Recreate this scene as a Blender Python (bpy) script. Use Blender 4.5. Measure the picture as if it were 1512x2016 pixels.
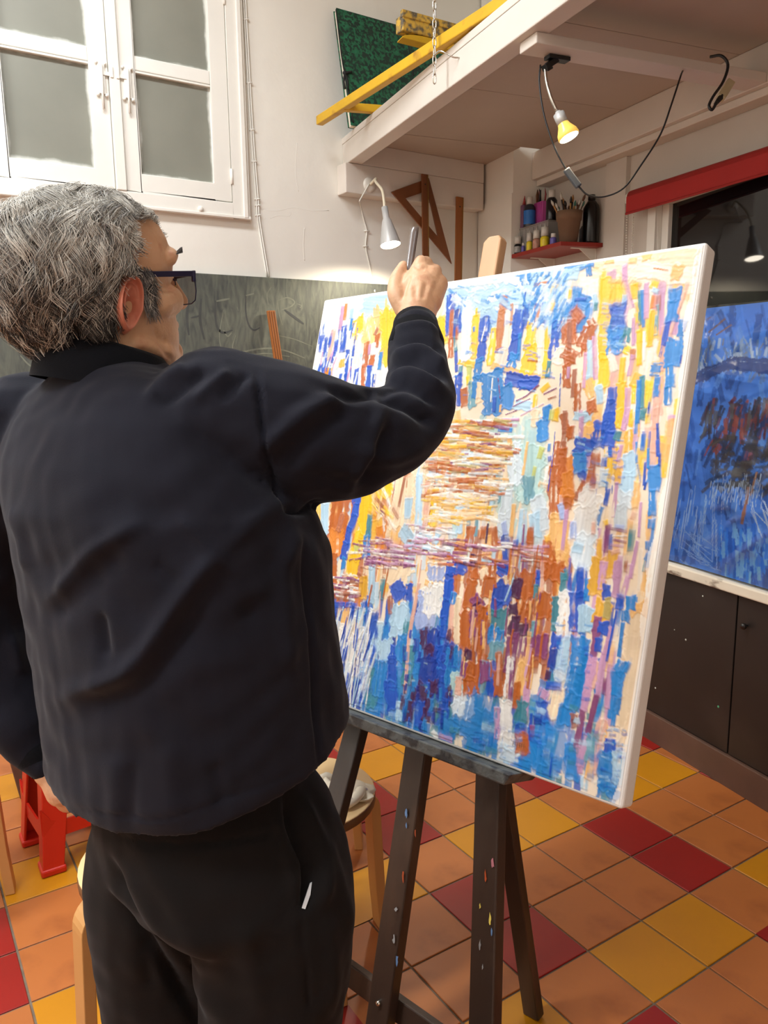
import bpy, bmesh, math, random
import numpy as np
from mathutils import Vector, Matrix

for o in list(bpy.data.objects):
    bpy.data.objects.remove(o, do_unlink=True)
SC = bpy.context.scene
COL = SC.collection
random.seed(7)
RNG = np.random.default_rng(7)

# ------------------------------------------------------------------ camera
CAM = np.array([-1.761826, -1.396655, 1.429949])
RIGHT = np.array([0.83996888, -0.54250596, -0.01181402])
DOWN = np.array([-0.10419304, -0.13988047, -0.98467115])
FWD = np.array([0.53253742, 0.82832405, -0.17402058])
FPX = 1543.79
cam_data = bpy.data.cameras.new('camera')
cam_data.sensor_fit = 'VERTICAL'
cam_data.sensor_height = 36.0
cam_data.lens = FPX / 2016 * 36.0
cam_data.clip_start = 0.05
cam = bpy.data.objects.new('camera', cam_data)
COL.objects.link(cam)
cam.matrix_world = Matrix(((RIGHT[0], -DOWN[0], -FWD[0], CAM[0]),
                           (RIGHT[1], -DOWN[1], -FWD[1], CAM[1]),
                           (RIGHT[2], -DOWN[2], -FWD[2], CAM[2]),
                           (0, 0, 0, 1)))
SC.camera = cam

# ------------------------------------------------------------------ world, lights, exposure
world = bpy.data.worlds.new('night')
SC.world = world
world.use_nodes = True
bg = world.node_tree.nodes['Background']
bg.inputs[0].default_value = (0.012, 0.013, 0.018, 1)
bg.inputs[1].default_value = 0.25
SC.view_settings.view_transform = 'Standard'
SC.view_settings.look = 'None'
SC.view_settings.exposure = 0.14
SC.view_settings.gamma = 1.0
SC.view_settings.use_curve_mapping = False


def area_light(name, loc, size, power, color, rot=(0, 0, 0)):
    d = bpy.data.lights.new(name, 'AREA')
    d.shape = 'RECTANGLE'
    d.size, d.size_y = size
    d.energy = power
    d.color = color
    o = bpy.data.objects.new(name, d)
    o.location = loc
    o.rotation_euler = rot
    COL.objects.link(o)
    return o


WARM = (0.88, 0.945, 1.0)
CEILING_LAMPS = [(-1.55, 0.75, 40), (-3.10, 0.75, 78), (-1.70, -1.20, 6), (-3.20, -1.20, 50), (-1.70, -2.80, 3), (-3.20, -2.80, 8)]
for lx, ly, lp in CEILING_LAMPS:
    area_light('ceiling_lamp_light', (lx, ly, 3.56), (1.25, 0.30), lp, WARM)


# ------------------------------------------------------------------ helpers
def at(px, py, depth):
    """point seen at pixel (px, py) of the 1512x2016 photograph, depth metres ahead of the camera"""
    return CAM + depth * (FWD + RIGHT * (px - 756) / FPX + DOWN * (py - 1008) / FPX)


def project(P):
    q = np.asarray(P, float) - CAM
    z = q @ FWD
    return 756 + FPX * (q @ RIGHT) / z, 1008 + FPX * (q @ DOWN) / z, z


AW = math.radians(10.5)
WD = np.array([math.sin(AW), math.cos(AW), 0.0])     # along the right wall, away from the camera
ED = np.array([math.cos(AW), -math.sin(AW), 0.0])    # into the right wall
B0 = np.array([0.557, -0.091, 0.0])
ZU = np.array([0, 0, 1.0])


def W(s, t, z):
    return B0 + s * WD + t * ED + z * ZU


def srgb(r, g, b):
    def f(c):
        c /= 255.0
        return c / 12.92 if c <= 0.04045 else ((c + 0.055) / 1.055) ** 2.4
    return (f(r), f(g), f(b), 1.0)


MATS = {}


def mat(name, color, rough=0.6, var=0.12, scale=6.0, bump=0.0, bscale=None, metal=0.0, spec=0.5,
        second=None, mix_scale=None, mix_pos=(0.5, 0.6), stretch=None, emit=None, emit_s=0.0,
        sheen=0.0, coat=0.0, trans=0.0, alpha=1.0, sss=0.0):
    """principled material whose colour is broken up by object-space noise"""
    if name in MATS:
        return MATS[name]
    m = bpy.data.materials.new(name)
    m.use_nodes = True
    nt = m.node_tree
    N, L = nt.nodes, nt.links
    p = N['Principled BSDF']
    tc = N.new('ShaderNodeTexCoord')
    mp = N.new('ShaderNodeMapping')
    L.new(tc.outputs['Object'], mp.inputs['Vector'])
    if stretch:
        mp.inputs['Scale'].default_value = stretch
    nz = N.new('ShaderNodeTexNoise')
    nz.inputs['Scale'].default_value = scale
    nz.inputs['Detail'].default_value = 6
    L.new(mp.outputs[0], nz.inputs['Vector'])
    hsv = N.new('ShaderNodeMapRange')
    hsv.inputs['From Min'].default_value = 0.3
    hsv.inputs['From Max'].default_value = 0.7
    hsv.inputs['To Min'].default_value = 1 - var
    hsv.inputs['To Max'].default_value = 1 + var
    L.new(nz.outputs['Fac'], hsv.inputs['Value'])
    mul = N.new('ShaderNodeVectorMath')
    mul.operation = 'SCALE'
    mul.inputs[0].default_value = color[:3]
    L.new(hsv.outputs[0], mul.inputs['Scale'])
    out = mul.outputs[0]
    if second is not None:
        n2 = N.new('ShaderNodeTexNoise')
        n2.inputs['Scale'].default_value = mix_scale or scale * 2
        n2.inputs['Detail'].default_value = 5
        L.new(mp.outputs[0], n2.inputs['Vector'])
        rp = N.new('ShaderNodeMapRange')
        rp.inputs['From Min'].default_value = mix_pos[0]
        rp.inputs['From Max'].default_value = mix_pos[1]
        L.new(n2.outputs['Fac'], rp.inputs['Value'])
        mx = N.new('ShaderNodeMix')
        mx.data_type = 'RGBA'
        L.new(rp.outputs[0], mx.inputs['Factor'])
        L.new(out, mx.inputs['A'])
        mx.inputs['B'].default_value = second
        out = mx.outputs['Result']
    L.new(out, p.inputs['Base Color'])
    p.inputs['Roughness'].default_value = rough
    p.inputs['Metallic'].default_value = metal
    p.inputs['Specular IOR Level'].default_value = spec
    if sheen:
        p.inputs['Sheen Weight'].default_value = sheen
        p.inputs['Sheen Roughness'].default_value = 0.4
    if coat:
        p.inputs['Coat Weight'].default_value = coat
        p.inputs['Coat Roughness'].default_value = 0.15
    if trans:
        p.inputs['Transmission Weight'].default_value = trans
    if alpha < 1:
        p.inputs['Alpha'].default_value = alpha
    if sss:
        p.inputs['Subsurface Weight'].default_value = sss
        p.inputs['Subsurface Radius'].default_value = (0.012, 0.005, 0.003)
        p.inputs['Subsurface Scale'].default_value = 0.6
    if emit is not None:
        p.inputs['Emission Color'].default_value = emit
        p.inputs['Emission Strength'].default_value = emit_s
    if bump:
        b = N.new('ShaderNodeBump')
        b.inputs['Strength'].default_value = bump
        b.inputs['Distance'].default_value = 0.01
        n3 = N.new('ShaderNodeTexNoise')
        n3.inputs['Scale'].default_value = bscale or scale * 3
        n3.inputs['Detail'].default_value = 4
        L.new(mp.outputs[0], n3.inputs['Vector'])
        L.new(n3.outputs['Fac'], b.inputs['Height'])
        L.new(b.outputs[0], p.inputs['Normal'])
    MATS[name] = m
    return m


class MB:
    """collects boxes, tubes, lathes and prisms, then links them as one mesh object"""

    def __init__(self):
        self.v, self.f, self.sm = [], [], []

    def add(self, verts, faces, smooth=False):
        n = len(self.v)
        self.v += [tuple(float(c) for c in p) for p in verts]
        self.f += [tuple(i + n for i in q) for q in faces]
        self.sm += [smooth] * len(faces)
        return self

    def hexa(self, c8):
        """8 corners: bottom loop 0-3, top loop 4-7"""
        return self.add(c8, [(3, 2, 1, 0), (4, 5, 6, 7), (0, 1, 5, 4), (1, 2, 6, 5), (2, 3, 7, 6), (3, 0, 4, 7)])

    def box(self, x0, x1, y0, y1, z0, z1):
        return self.hexa([(x0, y0, z0), (x1, y0, z0), (x1, y1, z0), (x0, y1, z0),
                          (x0, y0, z1), (x1, y0, z1), (x1, y1, z1), (x0, y1, z1)])

    def wbox(self, s0, s1, t0, t1, z0, z1):
        c = [(s0, t0), (s0, t1), (s1, t1), (s1, t0)]
        return self.hexa([W(s, t, z0) for s, t in c] + [W(s, t, z1) for s, t in c])

    def bar(self, a, b, w, h, up=(0, 0, 1), end_scale=1.0):
        """straight bar from a to b, w wide (sideways), h tall (towards up)"""
        a, b, up = np.asarray(a, float), np.asarray(b, float), np.asarray(up, float)
        d = (b - a) / np.linalg.norm(b - a)
        x = np.cross(d, up); x /= np.linalg.norm(x)
        y = np.cross(x, d)
        c = []
        for p, k in ((a, 1.0), (b, end_scale)):
            c += [p - x * w / 2 * k - y * h / 2 * k, p + x * w / 2 * k - y * h / 2 * k,
                  p + x * w / 2 * k + y * h / 2 * k, p - x * w / 2 * k + y * h / 2 * k]
        return self.hexa(c)

    def tube(self, pts, r, sides=10, caps=True, smooth=True, flat=None):
        pts = [np.asarray(p, float) for p in pts]
        n = len(pts)
        rr = [r] * n if np.isscalar(r) else list(r)
        T = []
        for i in range(n):
            d = pts[min(i + 1, n - 1)] - pts[max(i - 1, 0)]
            T.append(d / (np.linalg.norm(d) + 1e-12))
        ref = np.array([0, 0, 1.0]) if abs(T[0][2]) < 0.9 else np.array([1.0, 0, 0])
        x = np.cross(T[0], ref); x /= np.linalg.norm(x)
        vs, fs = [], []
        for i in range(n):
            x = x - T[i] * (x @ T[i]); x /= np.linalg.norm(x)
            y = np.cross(T[i], x)
            for k in range(sides):
                a = 2 * math.pi * k / sides
                vs.append(pts[i] + rr[i] * (math.cos(a) * x + math.sin(a) * y * (flat or 1)))
        for i in range(n - 1):
            for k in range(sides):
                k2 = (k + 1) % sides
                fs.append((i * sides + k, i * sides + k2, (i + 1) * sides + k2, (i + 1) * sides + k))
        self.add(vs, fs, smooth)
        if caps:
            self.add(vs[:sides], [tuple(reversed(range(sides)))])
            self.add(vs[-sides:], [tuple(range(sides))])
        return self

    def lathe(self, profile, origin=(0, 0, 0), axis=(0, 0, 1), sides=20, smooth=True, arc=1.0):
        """profile: (radius, height along axis)"""
        o, ax = np.asarray(origin, float), np.asarray(axis, float)
        ax = ax / np.linalg.norm(ax)
        ref = np.array([1.0, 0, 0]) if abs(ax[0]) < 0.9 else np.array([0, 1.0, 0])
        x = np.cross(ax, ref); x /= np.linalg.norm(x)
        y = np.cross(ax, x)
        vs, fs = [], []
        for r, h in profile:
            for k in range(sides):
                a = 2 * math.pi * k / sides
                vs.append(o + ax * h + max(r, 1e-5) * (math.cos(a) * x + math.sin(a) * y))
        for i in range(len(profile) - 1):
            for k in range(sides):
                k2 = (k + 1) % sides
                fs.append((i * sides + k, i * sides + k2, (i + 1) * sides + k2, (i + 1) * sides + k))
        return self.add(vs, fs, smooth)

    def prism(self, poly, vec):
        """extrude a planar polygon by vec"""
        poly = [np.asarray(p, float) for p in poly]
        vec = np.asarray(vec, float)
        n = len(poly)
        vs = poly + [p + vec for p in poly]
        fs = [tuple(reversed(range(n))), tuple(range(n, 2 * n))]
        fs += [(i, (i + 1) % n, n + (i + 1) % n, n + i) for i in range(n)]
        return self.add(vs, fs)

    def ball(self, c, r, seg=10, scale=(1, 1, 1)):
        c = np.asarray(c, float)
        vs, fs = [], []
        for i in range(seg + 1):
            th = math.pi * i / seg
            for k in range(2 * seg):
                a = math.pi * k / seg
                vs.append(c + r * np.array([math.sin(th) * math.cos(a) * scale[0],
                                            math.sin(th) * math.sin(a) * scale[1], math.cos(th) * scale[2]]))
        m = 2 * seg
        for i in range(seg):
            for k in range(m):
                fs.append((i * m + k, (i + 1) * m + k, (i + 1) * m + (k + 1) % m, i * m + (k + 1) % m))
        return self.add(vs, fs, True)

    def build(self, name, material, parent=None, bevel=0.0, seg=2):
        me = bpy.data.meshes.new(name)
        me.from_pydata(self.v, [], self.f)
        me.polygons.foreach_set('use_smooth', self.sm)
        bm = bmesh.new(); bm.from_mesh(me)
        bmesh.ops.remove_doubles(bm, verts=bm.verts, dist=1e-6)
        bmesh.ops.recalc_face_normals(bm, faces=bm.faces)
        bm.to_mesh(me); bm.free()
        me.update()
        return link(name, me, material, parent, bevel, seg)


def link(name, me, material, parent=None, bevel=0.0, seg=2):
    o = bpy.data.objects.new(name, me)
    COL.objects.link(o)
    if material is not None:
        me.materials.append(material)
    if parent is not None:
        o.parent = parent
        o.matrix_parent_inverse = parent.matrix_basis.inverted()
    if bevel:
        b = o.modifiers.new('bevel', 'BEVEL')
        b.width = bevel; b.segments = seg; b.limit_method = 'ANGLE'; b.angle_limit = math.radians(40)
    return o


def thing(name, label, cat, loc=(0, 0, 0), group=None):
    o = bpy.data.objects.new(name, None)
    o.empty_display_size = 0.05
    o.location = tuple(float(c) for c in loc)
    COL.objects.link(o)
    return tag(o, label, cat, group)


def tag(o, label=None, cat=None, group=None, kind=None):
    if label: o['label'] = label
    if cat: o['category'] = cat
    if group: o['group'] = group
    if kind: o['kind'] = kind
    return o


def struct(o, label, cat='structure'):
    o['kind'] = 'structure'; o['label'] = label; o['category'] = cat
    return o


def bez(pts, n=24):
    """Catmull-Rom through the points"""
    P = [np.asarray(p, float) for p in pts]
    P = [2 * P[0] - P[1]] + P + [2 * P[-1] - P[-2]]
    out = []
    segs = len(P) - 3
    for i in range(segs):
        p0, p1, p2, p3 = P[i:i + 4]
        k = max(2, n // segs)
        for j in range(k):
            t = j / k
            out.append(0.5 * ((2 * p1) + (-p0 + p2) * t + (2 * p0 - 5 * p1 + 4 * p2 - p3) * t * t + (-p0 + 3 * p1 - 3 * p2 + p3) * t ** 3))
    out.append(P[-2])
    return out


# ------------------------------------------------------------------ materials
M_WALL = mat('cream_wall_paint', srgb(234, 229, 218), 0.75, 0.03, 2.5, bump=0.25, bscale=9)
M_WALLG = mat('grey_white_wall_paint', srgb(200, 190, 178), 0.75, 0.05, 3, bump=0.25, bscale=12)
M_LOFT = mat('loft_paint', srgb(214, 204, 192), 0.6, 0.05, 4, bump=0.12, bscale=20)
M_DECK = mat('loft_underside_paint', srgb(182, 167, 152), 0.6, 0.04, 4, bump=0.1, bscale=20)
M_WOODWHITE = mat('white_window_paint', srgb(236, 232, 222), 0.45, 0.025, 5, bump=0.1, bscale=14)
M_CEIL = mat('ceiling_paint', srgb(235, 230, 220), 0.8, 0.02, 2)
M_GROUT = mat('grout', srgb(116, 102, 86), 0.9, 0.2, 40)
M_TILE = {
    'o': mat('orange_tile', srgb(178, 104, 50), 0.42, 0.07, 3.0, bump=0.08, bscale=18, second=srgb(152, 84, 40), mix_scale=7, mix_pos=(0.52, 0.75)),
    'r': mat('red_tile', srgb(146, 28, 20), 0.38, 0.07, 3.0, bump=0.08, bscale=18),
    'y': mat('yellow_tile', srgb(194, 128, 12), 0.40, 0.07, 3.0, bump=0.08, bscale=18),
}
M_PLINTH = mat('brown_plinth_paint', srgb(96, 70, 58), 0.55, 0.15, 8, bump=0.1)
M_CAB = mat('black_cabinet_paint', srgb(34, 29, 27), 0.45, 0.2, 6, second=srgb(52, 44, 40), mix_scale=3, mix_pos=(0.55, 0.8))
M_SILL = mat('worn_white_sill', srgb(222, 212, 192), 0.6, 0.1, 8, second=srgb(120, 105, 90), mix_scale=22, mix_pos=(0.62, 0.72), stretch=(1, 0.4, 1))
M_BLACK = mat('black_plastic', srgb(16, 16, 17), 0.4, 0.1, 10)
M_CHROME = mat('chrome', srgb(205, 200, 190), 0.18, 0.03, 10, metal=1.0)
M_ALU = mat('brushed_aluminium', srgb(196, 194, 190), 0.38, 0.04, 10, metal=0.25)
M_WHITEPL = mat('white_plastic', srgb(225, 220, 208), 0.4, 0.03, 10)
M_DARKWOOD = mat('dark_stained_wood', srgb(52, 38, 30), 0.42, 0.3, 5, bump=0.15, bscale=30, second=srgb(84, 62, 48), mix_scale=9, mix_pos=(0.55, 0.75), stretch=(1, 1, 0.25))
M_BIRCH = mat('birch_ply', srgb(226, 190, 138), 0.45, 0.07, 8, stretch=(1, 0.2, 1))
M_BIRCHLEG = mat('birch_leg', srgb(196, 146, 88), 0.45, 0.10, 8, stretch=(1, 1, 0.15))
M_PLYEDGE = mat('ply_edge', srgb(112, 76, 44), 0.6, 0.2, 20)
M_RULER = mat('ruler_wood', srgb(150, 88, 34), 0.4, 0.16, 10, bump=0.05, stretch=(1, 1, 0.15))
M_SQUARE = mat('set_square_wood', srgb(118, 68, 34), 0.4, 0.15, 10, bump=0.05, stretch=(1, 1, 0.3))
M_RED_PL = mat('red_plastic', srgb(196, 36, 18), 0.35, 0.05, 4)
M_REDCLOTH = mat('red_blind_cloth', srgb(168, 30, 26), 0.7, 0.05, 5, bump=0.05, bscale=200)
M_REDSHELF = mat('red_shelf_paint', srgb(140, 38, 28), 0.45, 0.08, 8)
M_YELLOWWOOD = mat('yellow_painted_wood', srgb(206, 160, 20), 0.5, 0.12, 7, bump=0.1, second=srgb(168, 120, 30), mix_scale=14, mix_pos=(0.58, 0.72))
M_YSPLAT = mat('paint_splattered_wood', srgb(196, 156, 60), 0.55, 0.3, 12, bump=0.3, bscale=40, second=srgb(92, 84, 70), mix_scale=48, mix_pos=(0.44, 0.62))
M_BULB = mat('lit_bulb', (1, 0.95, 0.85, 1), 0.5, 0, 1, emit=(1.0, 0.86, 0.62, 1), emit_s=18)
M_BULB2 = mat('lit_wall_bulb', (1, 0.95, 0.85, 1), 0.5, 0, 1, emit=(1.0, 0.90, 0.74, 1), emit_s=16)
M_BULBRIM = mat('yellow_bulb_glass', srgb(232, 196, 90), 0.3, 0.05, 5, emit=(1.0, 0.62, 0.12, 1), emit_s=0.55)

# ================================================================== the setting
# ---- floor: slab plus single tiles 20 cm square
floor = MB().box(-4.2, 2.4, -3.6, 1.95, -0.12, -0.004).build('floor', M_GROUT)
struct(floor, 'tiled floor of orange tiles with red and yellow ones, grey grout', 'floor')


def clip_line(poly, tmax):
    out = []
    n = len(poly)
    for i in range(n):
        a, b = poly[i], poly[(i + 1) % n]
        ta = (np.array([a[0], a[1], 0]) - B0) @ ED - tmax
        tb = (np.array([b[0], b[1], 0]) - B0) @ ED - tmax
        if ta <= 0: out.append(a)
        if (ta < 0) != (tb < 0):
            k = ta / (ta - tb)
            out.append((a[0] + (b[0] - a[0]) * k, a[1] + (b[1] - a[1]) * k))
    return out


def tile_mesh(poly, cx, cy):
    mb = MB()
    n = len(poly)
    k = 0.985
    lo = [(x - cx, y - cy, -0.006) for x, y in poly]
    mid = [(x - cx, y - cy, -0.0012) for x, y in poly]
    hi = [((x - cx) * k, (y - cy) * k, 0.0) for x, y in poly]
    vs = lo + mid + hi
    fs = [tuple(range(2 * n, 3 * n))]
    for r in (0, 1):
        fs += [(r * n + i, r * n + (i + 1) % n, (r + 1) * n + (i + 1) % n, (r + 1) * n + i) for i in range(n)]
    return vs, fs


G = 0.0028
full_poly = [(G, G), (0.2 - G, G), (0.2 - G, 0.2 - G), (G, 0.2 - G)]
TILE_ME = {}
for key in 'ory':
    vs, fs = tile_mesh(full_poly, 0.1, 0.1)
    me = bpy.data.meshes.new('tile_' + key)
    me.from_pydata(vs, [], fs)
    me.materials.append(M_TILE[key])
    TILE_ME[key] = me


def tile_kind(i, j):
    if i % 3 == 0 and j % 3 in (0, 2): return 'r'
    if i % 3 in (1, 2) and j % 3 == 1: return 'y'
    return 'o'


rest = {k: MB() for k in 'ory'}
n_tiles = 0
for i in range(-21, 5):
    for j in range(-10, 18):
        x0, y0 = i * 0.2, -(j + 1) * 0.2
        cx, cy = x0 + 0.1, y0 + 0.1
        poly = [(x0 + a, y0 + b) for a, b in full_poly]
        cp = clip_line(poly, 0.012)
        if len(cp) < 3: continue
        k = tile_kind(i, j)
        px, py, d = project((cx, cy, 0))
        seen = d > 0.5 and -90 < px < 1600 and 1300 < py < 2170
        if seen and not (230 < px < 640 and py > 1560):
            if len(cp) == 4 and cp == poly:
                o = bpy.data.objects.new('tile', TILE_ME[k])
                o.location = (cx, cy, RNG.uniform(-0.0006, 0.0004))
            else:
                vs, fs = tile_mesh(cp, cx, cy)
                me = bpy.data.meshes.new('tile_cut'); me.from_pydata(vs, [], fs); me.materials.append(M_TILE[k])
                o = bpy.data.objects.new('tile', me); o.location = (cx, cy, 0)
            COL.objects.link(o); o.parent = floor
            n_tiles += 1
        else:
            vs, fs = tile_mesh(cp, 0, 0)
            rest[k].add(vs, fs)
for k in 'ory':
    tag(rest[k].build('tile_field', M_TILE[k], floor), kind='stuff')

# ---- walls, ceiling
YB = 1.85
wx0, wx1, wz0, wz1 = -1.385, -0.355, 2.085, 3.30
wall_back = MB()
wall_back.box(-4.3, wx0, YB, YB + 0.14, 0, 3.75).box(wx1, 1.9, YB, YB + 0.14, 0, 3.75)
wall_back.box(wx0, wx1, YB, YB + 0.14, 0, wz0).box(wx0, wx1, YB, YB + 0.14, wz1, 3.75)
wall_back = struct(wall_back.build('wall_back', M_WALL), 'cream painted wall behind the blackboard and the window', 'wall')
struct(MB().box(-4.3, 2.0, -3.75, 2.0, 3.66, 3.78).build('ceiling', M_CEIL), 'white ceiling', 'ceiling')
struct(MB().box(-4.34, -4.2, -3.7, 1.99, 0, 3.75).build('wall_left', M_WALL), 'cream wall on the far left side', 'wall')
struct(MB().box(-4.3, 0.6, -3.74, -3.6, 0, 3.75).build('wall_front', M_WALL), 'cream wall behind the camera', 'wall')

# right wall: recessed plane at t = .2, pier in the far corner, opening for the dark window
TW = 0.20
S_WIN0, S_WIN1, Z_WIN0, Z_WIN1 = -1.9, 0.93, 0.74, 2.12
wr = MB()
wr.wbox(S_WIN1, 1.99, TW, TW + 0.16, 0, 3.75)
wr.wbox(-3.9, S_WIN0, TW, TW + 0.16, 0, 3.75)
wr.wbox(S_WIN0, S_WIN1, TW, TW + 0.16, 0, Z_WIN0)
wr.wbox(S_WIN0, S_WIN1, TW, TW + 0.16, Z_WIN1, 3.75)
wall_right = struct(wr.build('wall_right', M_WALLG), 'greyish white wall on the right around the dark window', 'wall')
pier = MB().wbox(1.645, 1.965, 0.0, TW, 0, 3.7).build('wall_pier', M_WALL, wall_right)
pier_band = MB().wbox(1.645, 1.965, -0.006, 0.0, 0, 2.255).build('pier_plaster', M_WALL, wall_right)
pil = MB().wbox(1.06, 1.19, TW - 0.022, TW, 0.728, 2.291).build('pilaster', M_WALLG, wall_right)
MB().wbox(1.20, 1.64, TW - 0.008, TW, 2.17, 2.176).build('wall_seam', M_WALLG, wall_right)

# ---- window in the back wall
win = thing('window_1', 'white double casement window with grey painted panes in the cream wall', 'window', (-0.87, YB, wz0))
win['kind'] = 'structure'
fr = MB()
yo0, yo1 = YB - 0.022, YB + 0.06
fr.box(-1.40, -1.327, yo0, yo1, 2.075, 3.30).box(-0.415, -0.34, yo0, yo1, 2.075, 3.30)
fr.box(-1.327, -0.415, yo0, yo1, 2.075, 2.137).box(-1.327, -0.415, yo0, yo1, 3.22, 3.30)
fr.box(-0.891, -0.852, yo0 - 0.004, yo1, 2.137, 3.22)
fr.box(-0.372, -0.352, yo0 - 0.008, yo0, 2.08, 3.30).box(-1.39, -0.34, yo0 - 0.006, yo0, 2.075, 2.088)
fr.build('window_frame', M_WOODWHITE, win, 0.004)

M_PANE = bpy.data.materials.new('grey_painted_pane')
M_PANE.use_nodes = True
nt = M_PANE.node_tree; N, L = nt.nodes, nt.links
p = N['Principled BSDF']
tc = N.new('ShaderNodeTexCoord')
sep = N.new('ShaderNodeSeparateXYZ'); L.new(tc.outputs['Generated'], sep.inputs[0])
nz = N.new('ShaderNodeTexNoise'); nz.inputs['Scale'].default_value = 7; nz.inputs['Detail'].default_value = 5
L.new(tc.outputs['Object'], nz.inputs['Vector'])


def math_node(op, a, b=None):
    n = N.new('ShaderNodeMath'); n.operation = op
    for i, x in enumerate((a, b)):
        if x is None: continue
        if isinstance(x, (int, float)): n.inputs[i].default_value = x
        else: L.new(x, n.inputs[i])
    return n.outputs[0]


def edge(axis):
    return math_node('MINIMUM', sep.outputs[axis], math_node('SUBTRACT', 1.0, sep.outputs[axis]))


e = math_node('MINIMUM', edge('X'), edge('Z'))
jit = math_node('MULTIPLY', math_node('SUBTRACT', nz.outputs['Fac'], 0.46), 0.13)
e2 = math_node('SUBTRACT', e, jit)
rmp = N.new('ShaderNodeMapRange'); rmp.inputs['From Min'].default_value = 0.018; rmp.inputs['From Max'].default_value = 0.05
L.new(e2, rmp.inputs['Value'])
nz2 = N.new('ShaderNodeTexNoise'); nz2.inputs['Scale'].default_value = 3.2; nz2.inputs['Detail'].default_value = 8
L.new(tc.outputs['Object'], nz2.inputs['Vector'])
mxa = N.new('ShaderNodeMix'); mxa.data_type = 'RGBA'
mxa.inputs['A'].default_value = srgb(118, 119, 108); mxa.inputs['B'].default_value = srgb(148, 147, 134)
L.new(nz2.outputs['Fac'], mxa.inputs['Factor'])
mxb = N.new('ShaderNodeMix'); mxb.data_type = 'RGBA'
mxb.inputs['A'].default_value = srgb(206, 206, 198)
L.new(mxa.outputs['Result'], mxb.inputs['B']); L.new(rmp.outputs[0], mxb.inputs['Factor'])
L.new(mxb.outputs['Result'], p.inputs['Base Color'])
p.inputs['Roughness'].default_value = 0.5


def sash(x0, x1, px0, px1, hinge_side):
    lf = MB()
    a, b = YB - 0.016, YB + 0.04
    z0, z1 = 2.141, 3.216
    zz = [2.208, 2.583, 2.634, 3.010, 3.062, z1 - 0.06]
    lf.box(x0, px0, a, b, z0, z1).box(px1, x1, a, b, z0, z1)
    lf.box(px0, px1, a, b, z0, zz[0])
    for k in (1, 3, 5):
        top = zz[k + 1] if k < 5 else z1
        lf.box(px0, px1, a + 0.004, b, zz[k], top)
    s = lf.build('sash', M_WOODWHITE, win, 0.003)
    for k in (0, 2, 4):
        MB().box(px0 - 0.006, px1 + 0.006, YB + 0.004, YB + 0.012, zz[k] - 0.006, zz[k + 1] + 0.006).build('pane', M_PANE, s)
        MB().box(px0, px1, YB - 0.012, YB + 0.004, zz[k + 1] - 0.010, zz[k + 1] - 0.0015).build('glazing_bead', M_WOODWHITE, s, 0.002)
    hx = x1 if hinge_side > 0 else x0
    for z in (2.24, 2.92):
        MB().tube([(hx, a - 0.004, z - 0.03), (hx, a - 0.004, z + 0.03)], 0.006, 8).build('hinge', M_WOODWHITE, s)
    return s


sL = sash(-1.325, -0.893, -1.264, -0.962, -1)
sR = sash(-0.850, -0.417, -0.792, -0.490, +1)
for s, x, sg in ((sL, -0.920, 1), (sR, -0.823, -1)):
    lt = MB()
    zt = 2.585
    y = YB - 0.016
    lt.box(x - 0.013, x + 0.013, y - 0.007, y, zt - 0.11, zt)
    lt.tube([(x, y - 0.010, zt - 0.165), (x, y - 0.012, zt - 0.01)], 0.005, 8)
    lt.ball((x - 0.016, y - 0.006, zt - 0.004), 0.006, 6).ball((x + 0.016, y - 0.006, zt - 0.004), 0.006, 6)
    lt.ball((x - 0.016, y - 0.006, zt - 0.115), 0.007, 6).ball((x + 0.016, y - 0.006, zt - 0.115), 0.007, 6)
    lt.box(min(x, x + sg * 0.04), max(x, x + sg * 0.04), y - 0.010, y - 0.003, zt - 0.045, zt - 0.032)
    lt.build('latch', M_WOODWHITE, s)
    MB().box(x + sg * 0.031, x + sg * 0.043, y - 0.014, y + 0.001, zt - 0.05, zt - 0.012).build('latch_keeper', M_WOODWHITE, win, 0.002)
for x in (-1.17, -0.56):
    MB().ball((x, yo0 - 0.004, 2.098), 0.012, 6, (1, 0.6, 1)).build('stop_knob', M_WOODWHITE, win)

# wall cable beside the window, with clips
cab = thing('wall_cable', 'thin white cable clipped to the wall beside the window', 'cable', (-0.3, YB, 1.85))
cp = [(-0.325, 3.6), (-0.327, 3.0), (-0.323, 2.72), (-0.318, 2.5), (-0.312, 2.33), (-0.304, 2.16), (-0.303, 2.10), (-0.29, 2.0), (-0.268, 1.85)]
for off in (0.0, 0.009):
    MB().tube(bez([(x + off, YB - 0.005, z) for x, z in cp], 50), 0.0035, 6).build('cord', M_WOODWHITE, cab)
for z in (2.86, 2.62, 2.44, 2.315, 2.165, 2.14, 2.10):
    xs = np.interp(z, [q[1] for q in cp[::-1]], [q[0] for q in cp[::-1]])
    MB().tube([(xs - 0.007, YB - 0.003, z), (xs + 0.016, YB - 0.009, z + 0.002)], 0.0035, 6).build('cable_clip', M_WOODWHITE, cab)

# plaster ridges on the back wall
rg = MB()
for pts in ([(-0.27, 2.125), (-0.2, 2.13), (-0.13, 2.15), (-0.05, 2.145), (0.05, 2.155)], [(-0.24, 2.095), (-0.2, 2.11), (-0.15, 2.112), (-0.14, 2.13)],
            [(-0.08, 1.93), (-0.083, 2.0), (-0.075, 2.07)], [(-0.10, 2.42), (-0.112, 2.3), (-0.10, 2.22)]):
    rg.tube(bez([(x, YB + 0.0022, z) for x, z in pts], 20), 0.0032, 5)
rg.build('plaster_ridge', M_WALL, wall_back)

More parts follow.
